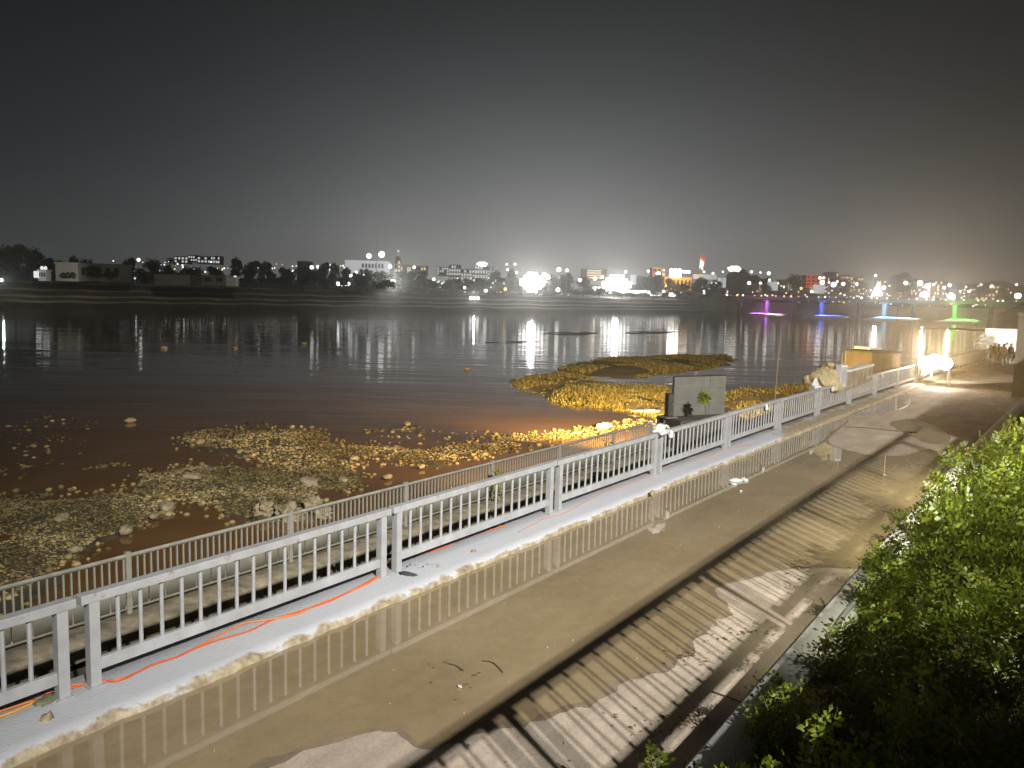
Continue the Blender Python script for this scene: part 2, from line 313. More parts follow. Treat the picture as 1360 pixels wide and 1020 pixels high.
main += [gnd(x, y, 0) for x, y in ((1262, 610), (1236, 596), (1205, 604), (1180, 606), (1150, 604), (1120, 597), (1100, 590), (1097, 580), (1112, 570), (1128, 556))]
main = spline(main, 3)
b = [Vector((p.x, p.y, 0)) for p in main+edge]
tag(sheet('puddle', b, 0.004, M_PUD, 0.035, 0.3), kind='structure')
tag(sheet('wet_margin', grow(main, .12)+[P(q_, 7.7) for q_ in np.arange(29.5, 1.4, -1.5)], 0.002, M_WET, 0.05, 0.3), kind='structure')
pud('puddle', ((1128, 549), (1160, 538), (1196, 520), (1208, 526), (1206, 540), (1180, 546), (1145, 552)))
pud('puddle', ((1180, 562), (1215, 557), (1250, 570), (1262, 585), (1240, 590), (1212, 580)))  # dark water sheet standing in for a cast shadow on dry pavement
from mathutils import noise as MN
# kerb under the railing
rows = []; wear = []
jit = [random.uniform(-.035, .035) for _ in range(600)]
ss = np.arange(-6, 120, 0.22)
def bare(s): return (0.75 if s < 2.6 else 0.0)+max(0, min(1, (s-24.5)/3))*0.62
for i, s in enumerate(ss):
    j = jit[i % 600]; k = jit[(i*7+3) % 600]
    rows.append([P(s, 7.66+j*.6, -0.02), P(s, 7.68+j, 0.06+k*.4), P(s, 7.745+j, 0.105+k*.25), P(s, 7.86+j*.3, 0.12), P(s, 8.3, 0.122), P(s, 8.72+k*.5, 0.12), P(s, 8.75, 0.09), P(s, 8.75, -1.02)])
    w = bare(s)+.16*MN.noise(Vector((s*.8, 1.7, 0))); e = 0.22 if (s < 10) else 0.06
    wear += [0.62, 0.58, w*.7+e+0.2, w+.06, w*.8-.05, w+.05, 0.4, 0.7]
kb = strip('kerb', rows, M_KERB); tag(kb, kind='structure')
kb.data.attributes.new('wear', 'FLOAT', 'POINT').data.foreach_set('value', wear)
# lower walkway between the railings, rough ledge, retaining wall
rows = [[P(s, t, -1.0) for t in (8.74, 10, 11.2)] for s in np.arange(-8, 90, 3)]
tag(strip('lower_walkway', rows, M_WALK), kind='structure')
rows = []
for i, s in enumerate(np.arange(-8, 27.5, 0.3)):
    j, k = jit[i], jit[(i*5+1) % 600]
    rows.append([P(s, 11.42+j, -1.02), P(s, 11.45+j, -0.86+k), P(s, 11.5+k, -0.79+j*.4), P(s, 11.9, -0.78), P(s, 12.35, -0.78), P(s, 12.4+k, -0.82), P(s, 12.5, -3.6)])
tag(strip('river_wall', rows, M_LEDGE), kind='structure')
rows = [[P(s, 11.2, -1.0), P(s, 12.6+max(0, (s-27))*.02, -1.05), P(s, 14.5, -3.4)] for s in np.arange(27.3, 110, 3)]
tag(strip('stone_slope', rows, M_SIDE), kind='structure')
# river
ZW = -3.07
b = bmesh.new(); b.faces.new([b.verts.new(p) for p in ((-700, -40, ZW), (900, -40, ZW), (900, 900, ZW), (-700, 900, ZW))])
me = bpy.data.meshes.new('river'); b.to_mesh(me); b.free(); tag(link('river', me, M_RIV), kind='structure')
# planter, soil, terrace the photograph is taken from
rows = [[P(s, 2.5, -.02), P(s, 2.5, 0.33), P(s, 2.47, 0.36), P(s, 2.12, 0.36), P(s, 2.1, 0.33), P(s, 2.1, 0.05)] for s in np.arange(-12, 60, 1.5)]
M_PLK = mat('planter_wall_paint', (0.46, 0.47, 0.5), 0.8, (0.6, 0.62, 0.66), 2, 0.3, 25)
tag(strip('planter_wall', rows, M_PLK), kind='structure')
rows = [[P(s, t, 0.22+0.06*math.sin(s*1.7+t*3)+random.uniform(-.04, .04)) for t in np.arange(2.11, -3, -.4)] for s in np.arange(-12, 60, .5)]
tag(strip('planter_soil', rows, M_SOIL, True), kind='structure')
# terrace (behind and beside the viewer) with its railing: throws the barred shadow on the promenade
rows = [[P(s, -.15, -.02), P(s, -.15, 2.5), P(s, -.17, 2.5), P(s, -9, 2.5), P(s, -9, -.02)] for s in np.arange(-14, 34, 2)]
tag(strip('terrace', rows, M_SIDE), kind='structure')

rows = [[P(s, -.2, 0), P(s, -.2, 4.2), P(s, -7, 4.2), P(s, -7, 0)] for s in (26.5, 32, 38, 45)]  # unseen block put in to shade the far right pavement
th = strip('added_shade_block', rows, M_SIDE); tag(th, 'added unseen block that shades the far end of the promenade', 'building')
b = bmesh.new(); b.from_mesh(th.data)
for q in (0, 12): b.verts.ensure_lookup_table(); b.faces.new([b.verts[q+k] for k in range(4)])
b.to_mesh(th.data); b.free()
# ================================================================ THINGS: promenade railing, one section per panel
PL, GAP = 4.71, 0.05
def panel_meshes(h, L, zb0, zb1, nb, tag_=''):
    d = {}
    d['top_rail'] = MB().box(0, L, -.068, .068, h-.1, h, 0.012).me('top_rail')
    d['bottom_rail'] = MB().box(.197, L-.197, -.03, .03, zb0, zb1, 0.006).me('bottom_rail')
    d['post'] = MB().box(-.057, .057, -.057, .057, 0, h-.1, 0.006).me('post')
    d['foot_plate'] = MB().box(-.085, .085, -.085, .085, 0, .012).me('foot_plate')
    d['baluster'] = MB().cyl((0, 0, zb1), (0, 0, h-.1), .024, n=8, cap=False).me('baluster')
    for k in d: d[k].materials.append(M_RAIL)
    return d
PM = panel_meshes(1.05, PL-GAP, .165, .3, 16)
def put(name, me, parent, loc): return link(name, me, None, parent, loc)
labels = {-2: None,
 -1: 'white railing section cut off by the picture edge, orange cables looping at its end post',
 0: 'largest whole white railing section, second from the picture edge, red cables along its foot',
 1: 'white railing section beginning beside the black debris and leaf marks on the kerb',
 2: 'white railing section leading up to the pale crumpled sack tied on the rail',
 3: 'white railing section standing in front of the grey signboard',
 4: 'white railing section just past the signboard, in front of yellow reeds and a thin pole',
 5: 'white railing section between the thin pole and the small white cone on the bank',
 6: 'white railing section in front of the rubble heap and white box',
 7: 'white railing section over the bare kerb beside the low white parapet',
 8: 'white railing section in front of the dark concrete block',
 9: 'white railing section meeting the glare of the ground floodlight',
 10: 'overlit railing section behind the ground floodlight'}
for k in range(-2, 17):
    s = S0+PL*k+GAP/2
    r = thing('railing_section', labels.get(k) or 'overlit white railing section in the glare beyond the ground floodlight', 'railing', P(s, T0, .121), yaw(s+PL/2), 'white promenade railing sections')
    r.rotation_euler = (math.radians(random.uniform(-.5, .5)), math.radians(random.uniform(-.12, .12)), r.rotation_euler.z+math.radians(random.uniform(-.15, .15))); r.location.z += random.uniform(0, .012)
    L = PL-GAP
    put('top_rail', PM['top_rail'], r, (0, 0, 0)); put('bottom_rail', PM['bottom_rail'], r, (0, 0, 0))
    for x in (.14, L-.14):
        put('post', PM['post'], r, (x, 0, 0)); put('foot_plate', PM['foot_plate'], r, (x, 0, 0))
    for i in range(16):
        q = put('baluster', PM['baluster'], r, (.197+(L-.394)*(i+.93)/16.9+random.uniform(-.006, .006), random.uniform(-.004, .004), 0)); q.rotation_euler = (random.gauss(0, .004), random.gauss(0, .004), random.uniform(0, 3))
# terrace railing out of the picture
TM = panel_meshes(1.42, PL-GAP, .2, .36, 15)
for k in range(-3, 6):
    s = S0+PL*k+GAP/2
    r = thing('terrace_railing_section', 'white railing section on the terrace edge behind the viewer', 'railing', P(s, -.27, 2.502), yaw(s+PL/2), 'terrace railing sections')
    L = PL-GAP
    put('top_rail', TM['top_rail'], r, (0, 0, 0)); put('bottom_rail', TM['bottom_rail'], r, (0, 0, 0))
    for x in (.14, L-.14): put('post', TM['post'], r, (x, 0, 0))
    for i in range(13): put('baluster', TM['baluster'], r, (.197+(L-.394)*(i+.93)/13.9, 0, 0))
mast = thing('floodlight_mast', 'tall steel floodlight mast behind the terrace', 'mast', MAST)
MB().cyl((0, 0, 0), (0, 0, 24.6), .32, .16, 12).out('pole', M_METAL, mast)
MB().box(-1.6, 1.6, -.08, .08, 24.4, 24.6, rot=Matrix.Rotation(.42, 3, 'Z')).out('crossarm', M_METAL, mast)
M_FL = glow('flood_lens', (1, .95, .85), 30, False)
for dx in (-0.65, 0.65):
    c = Vector((dx*.91, dx*.4, 25.0))
    MB().box(c.x-.4, c.x+.4, c.y-.35, c.y+.1, 24.62, 25.3, .03).out('lamp_head', M_BLACK, mast)

# ================================================================ lower fence along the river wall
FT, FH, FZ = 12.03, 0.98, -0.775
f = thing('river_fence', 'lower grey metal fence with sheet infill standing on the river wall', 'fence', P(-3, FT, FZ), 0)
fi = f.matrix_basis.inverted(); f0 = Vector(f.location)
def fp(s, t=FT, z=0.0): return P(s, t, FZ+z)-f0
se = 25.3
def beam(name, s0, s1, t, z0, z1, w, m, parent):
    rows = []
    for s in np.linspace(s0, s1, max(2, int((s1-s0)/2))): rows.append([fp(s, t+w, z0), fp(s, t+w, z1), fp(s, t-w, z1), fp(s, t-w, z0), fp(s, t+w, z0)])
    V = [tuple(p) for r in rows for p in r]; Fc = [(i*5+k, i*5+k+1, (i+1)*5+k+1, (i+1)*5+k) for i in range(len(rows)-1) for k in range(4)]
    me = mesh_np(name, V, Fc); n = len(rows)-1
    return link(name, me, m, parent)
for s in np.arange(-3, 25, 3.2):
    e_ = min(s+3.2, se)
    beam('top_rail', s, e_, FT, FH-.06, FH, .032, M_FEN, f)
    beam('bottom_rail', s+.03, e_-.03, FT, .06, .125, .022, M_FEN, f)
    x0 = s+.05
    while x0 < e_-.1:
        x1 = min(x0+.285, e_-.05); beam('infill_sheet', x0, x1-.022, FT-.035-random.uniform(0, .006), .115, .56+random.uniform(-.008, .008), .006, M_SHEET, f); x0 = x1  # gaps between sheets stand in for shadow lines of the railing bars
pm = MB().box(-.04, .04, -.04, .04, 0, FH+.035, .005).me('post'); pm.materials.append(M_FEN)
bm_ = MB().box(-.013, .013, -.013, .013, .1, FH-.05).me('baluster'); bm_.materials.append(M_FEN)
for s in list(np.arange(-3, 25, 3.2))+[se]:
    q = put('post', pm, f, fp(s)); q.rotation_euler.z = yaw(s)
    if s in (-3+3.2*3,): pass
for s in np.arange(-2.9, se, .115):
    q = put('baluster', bm_, f, fp(s, FT-.004)); q.rotation_euler.z = yaw(s)

# ================================================================ cables on the kerb
def cable(px, r, m, label, z=.137, cat='cable', name='cable'):
    pts = spline([gnd(x, y, z+random.uniform(-.004, .004)) for x, y in px], 6)
    return tag(link(name, tube_me(name, [p for p in pts], r), m, smooth=True), label, cat, 'cables along the kerb')
M_CR = mat('red_cable', (0.62, 0.1, 0.03), 0.5); M_CO = mat('orange_cable', (0.7, 0.2, 0.04), 0.5); M_CY = mat('amber_cable', (0.75, 0.36, 0.05), 0.5); M_CP = mat('faded_cable', (0.5, 0.26, 0.18), 0.6)
cable(((-40, 950), (20, 931), (62, 921), (100, 912), (130, 904), (160, 903), (200, 884), (235, 872), (262, 860), (292, 849), (330, 838), (365, 822), (400, 811), (440, 797), (475, 780), (503, 764), (516, 748), (527, 741), (560, 735), (590, 726), (630, 708), (660, 702)), .011, M_CR, 'red cable lying along the white kerb past the first post pair')
cable(((-40, 958), (20, 938), (62, 925), (92, 911), (128, 906), (165, 900), (205, 882), (240, 870), (275, 852), (320, 829), (350, 824), (395, 815), (425, 801), (462, 787), (500, 768), (520, 744), (545, 738), (575, 728), (612, 705), (645, 698), (672, 700)), .01, M_CO, 'orange cable beside the red one, lifting over the kerb edge')
cable(((-40, 965), (10, 948), (40, 935), (70, 922), (88, 916)), .012, M_CY, 'short amber cable dropping behind the nearest end post')
cable(((690, 706), (720, 690), (750, 681), (775, 668), (800, 655), (830, 644), (868, 629), (905, 610), (940, 606), (962, 597), (1000, 590)), .008, M_CP, 'thin faded cable on the kerb under the sack')
# ================================================================ bits on the kerb and in the puddle
M_CLOTH = mat('white_cloth', (0.55, 0.56, 0.58), 0.85, (0.66, 0.67, 0.7), 6, 0.5, 20)
def lump(name, pos, r, sq, m, label, cat, jit=.16, sub=3, group=None):
    b = MB().ball((0, 0, 0), 1.0, sub, (1, 1, 1)); 
    from mathutils import noise as mn
    o_ = Vector((random.random()*50, random.random()*50, random.random()*50))
    for v in b.b.verts:
        d = v.co.normalized(); k = 1+jit*2.2*mn.noise(d*2.3+o_)+jit*mn.noise(d*6+o_); v.co = Vector((d.x*sq[0], d.y*sq[1], max(d.z, -.75)*sq[2]))*k*r
    o = b.out(name, m, None, pos, (0, 0, random.uniform(0, 6)), True); return tag(o, label, cat, group)
p = P(S0+PL*3+.06, T0, .121+1.05)
sk = lump('tied_sack', p+Vector((.05, -.02, .06)), .25, (1.35, .7, .62), M_CLOTH, 'pale crumpled sack with dark scribbles draped over the white top rail', 'sack', .2)
sk.rotation_euler.z = yaw(S0+PL*3)
for a, bq in ((-.1, .01), (0, -.02), (.09, .03)):
    q = MB().box(-.05, .05, -.012, .012, -.008, .008).out('dark_print', M_BLACK, sk, (a, -.19, .07+bq), (0, .5*a*8, 0))
lump('cloth_scrap', P(S0+PL*3+.62, T0-.07, 1.03), .1, (.7, .35, 1.2), M_CLOTH, 'small white cloth scrap hanging under the rail beside the sack', 'cloth', .25, 2)
for (x, y, lab) in ((1010, 536, 'white cloth knot tied to the rail past the signboard'), (1101, 518, 'white cloth knot tied to the rail in front of the rubble heap'), (1167, 497, 'white cloth knot tied to the rail in front of the dark block')):
    s_ = {1010: S0+PL*4.68, 1101: S0+PL*6.35, 1167: S0+PL*8.2}[x]
    lump('cloth_knot', P(s_, T0-.08, 1.02), .13, (.5, .45, 1.0), M_CLOTH, lab, 'cloth', .25, 2)
def flake(name, pos, n, spread, size, m, label, cat, group=None):
    V = []; Fc = []
    for i in range(n):
        c = Vector((random.gauss(0, spread[0]), random.gauss(0, spread[1]), 0)); a = random.uniform(0, 6.3); l = size*random.uniform(.5, 1.3); w = l*random.uniform(.25, .6); h = random.uniform(0, .02)
        for (u, v, z) in ((-l, 0, 0), (0, -w, h), (l, 0, .3*h), (0, w, h)): V.append((c.x+u*math.cos(a)-v*math.sin(a), c.y+u*math.sin(a)+v*math.cos(a), .003+z))
        Fc.append((4*i, 4*i+1, 4*i+2, 4*i+3))
    return tag(link(name, mesh_np(name, V, Fc), m, None, pos), label, cat, group)
M_DEB = mat('dark_litter', (0.04, 0.045, 0.05), 0.8); M_LIT = mat('dry_leaf', (0.1, 0.07, 0.03), 0.8, (0.2, 0.15, 0.07), 6)
lump('rag', gnd(540, 762, .135), .1, (1.4, .55, .25), M_DEB, 'black rag lying on the white kerb beside the second post pair', 'rag', .3)
flake('leaf_litter', gnd(562, 752, .121), 16, (.17, .1), .03, M_DEB, 'dark leaf crumbs scattered on the white kerb by the black rag', 'litter')['kind'] = 'stuff'
flake('leaf_litter', gnd(63, 925, .121), 12, (.12, .06), .03, M_DEB, 'dark crumbs on the worn kerb below the nearest post', 'litter')['kind'] = 'stuff'
M_MOSS = mat('moss', (0.12, 0.14, 0.08), 0.95, (0.2, 0.22, 0.14), 20, 0.6)
lump('moss_clump', gnd(66, 929, .125), .11, (1.3, .8, .3), M_MOSS, 'grey green moss clump on the kerb at the nearest post foot', 'moss', .3)
M_WST = mat('white_litter', (0.55, 0.56, 0.55), 0.6)
for (x, y, r_, lab) in ((977, 638, .14, 'largest white plastic scrap floating in the puddle'), (988, 637, .12, 'flat white plastic scrap lying against the larger one in the puddle'), (974, 643, .07, 'smallest white scrap in front of the two in the puddle'), (984, 652, .04, 'tiny white pebble in the puddle below the plastic scraps'), (626, 737, .05, 'white lump on the kerb edge below the third railing section'), (610, 911, .03, 'tiny white chip in the muddy water near the barred shadow')):
    lump('litter_scrap', gnd(x, y, .02), r_, (1.3, .7, .4), M_WST, lab, 'litter', .3, 2)
for x, y, r_, lab in ((629, 735, .06, 'chipped stone lodged on the kerb edge beside a white lump'), (62, 958, .09, 'broken chunk sticking up from the kerb lip below the nearest post'), (866, 655, .07, 'broken chunk on the kerb lip below the sack')):
    lump('kerb_chunk', gnd(x, y, .1), r_, (.7, .7, 1.1), M_ROCK, lab, 'stone', .3, 2)
# twigs and dead leaves on the pavement, low walls of silt
for x, y, n, sp_ in ((905, 872, 26, .22), (960, 848, 18, .2), (1005, 838, 14, .2), (880, 968, 16, .15), (900, 958, 14, .12), (830, 960, 8, .2), (1060, 760, 9, .3), (990, 925, 6, .2), (640, 905, 7, .3), (590, 890, 6, .3)):
    tag(flake('fallen_leaves', gnd(x, y, .005), n, (sp_, sp_*.7), .035, M_LIT, None, None), kind='stuff')
X_ = np.array([P(random.uniform(2, 34), random.triangular(2.55, 7.6, 2.7))[:2] for _ in range(520)])
tag(pebbles('grit', X_, np.full(len(X_), .008), rng.uniform(.004, .016, len(X_)), mat('grit_stone', (.16, .13, .09), .9, (.4, .35, .28), 40)), kind='stuff')
for k in range(7):
    s_ = random.uniform(5, 24); tag(flake('fallen_leaves', P(s_, random.uniform(2.6, 3.3), .006), 12, (.5, .16), .022, M_LIT, None, None), kind='stuff')
def twig(pts, r, label):
    tag(link('twig', tube_me('twig', spline([gnd(x, y, .02) for x, y in pts], 4), r, 5), M_STEM), label, 'twig', 'twigs on the promenade')
twig(((596, 881), (606, 884), (615, 890)), .006, 'short bent twig in the muddy water')
twig(((640, 877), (655, 880), (668, 893)), .006, 'curved twig beside the short bent one in the muddy water')
twig(((945, 918), (965, 925), (990, 935)), .008, 'twig on the dry pavement near the planter')
twig(((1090, 794), (1095, 802), (1097, 810)), .007, 'forked twig on the dry pavement above the leaf shadow')
M_WIRE = mat('pale_wire', (0.4, 0.38, 0.33), 0.6)
tag(link('ground_wire', tube_me('ground_wire', spline([gnd(x, y, .015) for x, y in ((1122, 567), (1150, 568), (1185, 572), (1218, 574))], 5), .012, 5), M_BLACK), 'dark wire lying across the dry patch of pavement', 'wire')
st = thing('marker_stake', 'thin pale stake standing alone on the wet pavement', 'stake', gnd(1174, 631, 0))
MB().cyl((0, 0, 0), (0, 0, .62), .008, n=5).out('rod', M_WIRE, st); MB().cyl((0, 0, 0), (0, 0, .02), .05, n=8).out('base', M_WIRE, st)
# ================================================================ signboard seen from behind, cabinet and lamp at the end of the lower fence
M_BOARD = mat('board_sheet', (0.12, 0.125, 0.11), 0.7, (0.17, 0.17, 0.15), 2.5, 0.1, 14)
M_BOX = mat('dark_cabinet', (0.03, 0.03, 0.022), 0.7)
YB = 28.6
a_, b_ = at(894, 553, YB), at(962, 549, YB+1.0); t_ = at(895, 501, YB)
ax = (b_-a_); w_ = math.hypot(ax.x, ax.y); h_ = t_.z-a_.z
sg = thing('signboard', 'large grey sheet metal signboard seen from behind beyond the white railing', 'signboard', (a_.x, a_.y, a_.z), math.atan2(ax.y, ax.x))
for j, (z0, z1) in enumerate(((0, .30), (.304, .71), (.714, 1.0))):
    cuts = (0, .36, .69, 1.0) if j != 1 else (0, .52, 1.0)
    for i in range(len(cuts)-1):
        MB().box(cuts[i]*w_+.004, cuts[i+1]*w_-.004, .005*((i+j) % 2), .03+.005*((i+j) % 2), z0*h_, z1*h_, .004).out('sheet_panel', M_BOARD, sg)
MB().box(-.03, w_+.03, .045, .09, -.05, 0).box(-.03, w_+.03, .045, .09, h_, h_+.04).box(-.03, .01, .045, .09, 0, h_).box(w_-.01, w_+.03, .045, .09, 0, h_).out('frame', M_BLACK, sg)
for x in (.25, w_-.25): MB().box(x-.04, x+.04, .09, .17, -4.0-a_.z+.2, h_*.9).out('post', M_BLACK, sg)
c_ = thing('signboard_plinth', 'dark stone plinth under the signboard behind the white railing', 'plinth', (a_.x, a_.y, 0), math.atan2(ax.y, ax.x))
MB().box(-.35, w_+.2, -.9, .5, -3.4, a_.z-.02, .02).out('body', M_DARK, c_)
p = at(889, 553, YB-.2)
cb = thing('control_cabinet', 'narrow dark cabinet on a stand at the edge of the signboard', 'cabinet', p, .5)
MB().box(-.16, .1, -.1, .1, .0, .84, .01).out('case', M_BOX, cb); q = MB().box(-.14, .08, -.115, -.101, .05, .8).out('door', M_DARK, cb); MB().box(.03, .05, -.13, -.116, .38, .5).out('handle', M_METAL, q)
MB().box(-.3, .22, -.2, .2, -.05, 0).out('shelf', M_METAL, cb)
for x in (-.25, .15): MB().box(x, x+.04, -.05, .05, -.95, -.05).out('leg', M_METAL, cb)
p = at(884, 557, 37.5)
fl = thing('reed_floodlight', 'floodlight on a short post at the reed bank behind the control cabinet', 'floodlight', p, .25)
MB().box(-.13, .13, -.1, .02, -.1, .1, .015).out('housing', M_BLACK, fl); MB().box(-.02, .02, -.05, 0, -2.6, -.1).out('post', M_BLACK, fl)
MB().box(-.11, .11, .021, .03, -.08, .08).out('lens', glow('warm_lens', (1, .7, .3), 20, False), fl)
lamp('reed_flood_beam', 'SPOT', p+Vector((-.05, .15, .35)), 60000, (1.0, 0.66, 0.2), 0.08, (8, 66, -4.0), 135, 0.7)
p = at(873, 559, YB-1.2)
fl = thing('fence_floodlight', 'small floodlight clamped to the end of the lower fence', 'floodlight', p, 1.2)
MB().box(-.09, .09, -.08, .02, -.07, .07, .015).out('housing', M_BLACK, fl); MB().box(-.02, .02, -.05, 0, -.75, -.07).out('bracket', M_BLACK, fl)
MB().box(-.075, .075, .021, .03, -.055, .055).out('lens', glow('fence_lens', (1, .7, .3), 10, False), fl)
lamp('fence_flood_beam', 'SPOT', p+Vector((-.12, .1, .12)), 17000, (1.0, 0.62, 0.2), 0.08, (-6, 45, -3.4), 92, 1.0)
# little bush in front of the board
def leaf_tuft(name, n, r, ln, m, parent=None, loc=(0, 0, 0), wid=.25, up=.3, flat=1.0):
    V = []; Fc = []
    for i in range(n):
        d = Vector((random.gauss(0, 1), random.gauss(0, 1), random.gauss(up, 1)*flat)).normalized(); p0 = d*r*random.uniform(.15, 1.0)
        l = ln*random.uniform(.6, 1.3); s_ = d.cross(Vector((random.random()-.5, random.random()-.5, random.random()))).normalized()*l*wid
        mid = p0+d*l*.5; tip = p0+d*l-Vector((0, 0, l*.25)); V += [p0[:], (mid+s_)[:], tip[:], (mid-s_)[:]]; Fc.append((4*i, 4*i+1, 4*i+2, 4*i+3))
    return link(name, mesh_np(name, V, Fc), m, parent, loc)
p = at(935, 528, YB-1.1)
lb = thing('potted_shrub', 'small round yellow green shrub on a bare stem in front of the signboard', 'shrub', (p.x, p.y, a_.z-.02))
leaf_tuft('foliage', 260, .17, .12, M_LEAFY, lb, (0, 0, p.z-a_.z+.02)); tube = tube_me('stem', [(.16, 0, 0), (.17, 0, .15), (.1, 0, .3), (0, 0, p.z-a_.z)], .012, 5); link('stem', tube, M_STEM, lb)
def weed(x, y, s_, n, label, r=.16):
    q = P(s_, 11.6, -.78); h = CZ+(gnd(x, y, -.5)-Vector((0, 0, CZ))).z
    w = thing('weed', label, 'plant', q, random.uniform(0, 6))
    for k in range(3):
        leaf_tuft('leaves', n, r, .1, M_LEAFY, w, (random.uniform(-.1, .1), random.uniform(-.1, .1), .25+.27*k))
    link('stem', tube_me('stem', [(0, 0, 0), (.03, 0, .3), (-.02, 0, .6), (0, 0, .9)], .01, 5), M_STEM, w)
weed(478, 675, 15.9, 40, 'green weed climbing the lower fence behind the railing joint', .12)
weed(726, 605, 21.4, 36, 'leafy green sprig poking above the railing in front of the lower fence', .14)
# thin poles
def pole(px, label, Y):
    a, b2 = at(*px[0], Y), at(*px[-1], Y); base = Vector((b2.x, b2.y, ZW-.1))
    t = thing('bamboo_pole', label, 'pole', base)
    pts = [base-base]+[at(x, y, Y)-base for x, y in reversed(px)]
    link('pole', tube_me('pole', pts, .022, 6, .012), M_STEMY, t)
    MB().ball((0, 0, 0), .3, 2, (1, 1, .5), .1).out('footing', M_ROCK, t)
M_STEMY = mat('pale_bamboo', (0.35, 0.25, 0.12), 0.6)
pole(((1035, 458), (1033, 485), (1030, 522)), 'thin crooked bamboo pole standing in the river past the signboard', 34)
pole(((1193, 404), (1190, 430), (1184, 466)), 'taller thin bamboo pole standing behind the dark concrete block', 55)
# rubble heap with white box, parapet, concrete block
M_YST = mat('yellow_rubble', (0.3, 0.24, 0.12), 0.9, (0.5, 0.43, 0.27), 6, .6, 20)
Yr = 33.0
rb = at(1098, 500, Yr); rh = thing('rubble_heap', 'heap of pale yellow rubble behind the white railing', 'rubble', (rb.x, rb.y, rb.z-.35))
for x, z, r_ in ((-.45, .3, .3), (-.2, .45, .28), (0, .62, .24), (.12, .82, .18), (.2, .45, .3), (-.7, .2, .25), (.4, .25, .3), (0, .1, .6)):
    MB().ball((0, 0, 0), r_, 2, (1, 1, .8), .16).out('stone', M_YST, rh, (x, random.uniform(-.15, .15), z))
p = at(1117, 500, Yr-.3); wb = thing('white_box', 'upright white box beside the rubble heap with two rods behind it', 'box', p+Vector((0, 0, -.4)), .45)
MB().box(-.17, .17, -.15, .15, 0, .88, .015).out('case', M_CLOTH, wb); MB().box(-.15, .15, -.165, -.15, .06, .8).out('door', M_RAIL, wb)
for x in (1117, 1121):
    q = at(x, 483, Yr+.1); t = thing('steel_rod', 'bare rod sticking up behind the white box', 'rod', (q.x, q.y, p.z-.5), 0, 'rods behind the white box'); MB().cyl((0, 0, 0), (0.03, 0, q.z-p.z+.95), .02, n=6).out('rod', M_STEMY, t)
p = at(1083, 512, 31.5); cn = thing('white_cone', 'small white peaked block on the bank before the rubble heap', 'block', p+Vector((0, 0, -.3)), .3); MB().box(-.16, .16, -.16, .16, 0, .3).cyl((0, 0, .3), (0, 0, .62), .2, .02, 4).out('block', M_CLOTH, cn)
pa, pb = at(1124, 493, 34), at(1156, 484, 38); d = pb-pa
wl = thing('low_parapet', 'low pale parapet wall running behind the railing to the dark block', 'wall', (pa.x, pa.y, pa.z-.75), math.atan2(d.y, d.x)); MB().box(0, math.hypot(d.x, d.y), -.12, .12, 0, .72).out('wall', M_SIDE, wl); MB().box(-.03, math.hypot(d.x, d.y)+.03, -.17, .17, .72, .82, .01).out('coping', M_CLOTH, wl)
M_BRN = mat('brown_concrete', (0.11, 0.085, 0.055), 0.9, (0.17, 0.13, 0.09), 1.5, .4)
p = at(1157, 492, 49); zt = at(1157, 467, 49).z
bk = thing('concrete_block', 'dark brown concrete pump block with a white sheet on top', 'block', (p.x, p.y, -1.1), .5)
MB().box(0, 2.7, 0, 2.0, 0, zt+1.0, .03).out('body', M_BRN, bk); MB().box(-.04, 2.74, -.05, 2.05, zt+1.0, zt+1.1, .01).out('cap', M_DARK, bk)
b = MB().box(.15, 1.3, .3, 1.5, 0, .16, .04)
for v in b.b.verts: v.co.z += .1*math.sin(v.co.x*3)+.08*(v.co.x)
b.out('white_sheet', M_CLOTH, bk, (0, 0, zt+1.13))
# ================================================================ ground floodlight at the far end, people, hoarding, boundary pillar
M_WORK = glow('work_lens', (1, .93, .82), 60, False)
FL = P(50.5, 7.3)
wk = thing('ground_floodlight', 'blazing floodlight bank standing on the promenade beside the railing', 'floodlight', FL, 0)
toC = Vector((-FL.x, -FL.y, 0)).normalized(); ang = math.atan2(toC.y, toC.x)+PI/2; wk.rotation_euler.z = ang
for x, z, r_ in ((-.5, 1.3, .36), (.0, 1.42, .42), (.52, 1.32, .36)):
    q = MB().cyl((x, .02+.03*z, z), (x, .3, z), r_, r_*.7, 20).out('lamp_head', M_BLACK, wk)
    MB().cyl((x, .03*z-.03, z), (x, .03*z+.018, z), r_*.94, n=20).out('lens', M_WORK, q)
MB().box(-.9, .9, .24, .3, 1.25, 1.3).out('crossbar', M_METAL, wk)
for x in (-.75, .75): MB().cyl((x, .27, 1.28), (x-.1, -.1, 0), .03).cyl((x, .27, 1.28), (x+.1, .6, 0), .03).out('leg', M_METAL, wk)
lamp('ground_flood_beam', 'SPOT', FL+toC*.35+Vector((0, 0, 1.3)), 36000, (1.0, .62, .22), .4, (0, 0, 18.5), 46, .6)
lamp('ground_flood_back', 'SPOT', FL+Vector((0, 0, 2.3)), 5000, (1.0, .9, .75), .3, P(60, 8.4, .5), 70, .7)
lamp('ground_flood_spill', 'POINT', FL+toC*.4+Vector((0, 0, 1.3)), 110, (1.0, .7, .35), .3)
sp_ = gnd(1322, 484, 0)
hp = at(1331, 458, 70); hd = thing('white_hoarding', 'overlit white hoarding sheet behind the group of people', 'hoarding', (hp.x, hp.y, 0), -.35)
MB().box(-1.4, 2.2, -.03, .03, 1.2, 2.75).out('sheet', M_CLOTH, hd)
for x in (-1.3, .4, 2.1): MB().box(x-.04, x+.04, .03, .1, 0, 2.7).out('post', M_METAL, hd)
lamp('end_lamp', 'SPOT', Vector((hp.x-3.0, hp.y-9.0, 5.0)), 7000, (1, .95, .88), .25, Vector((hp.x, hp.y, 1.7)), 52, .6)
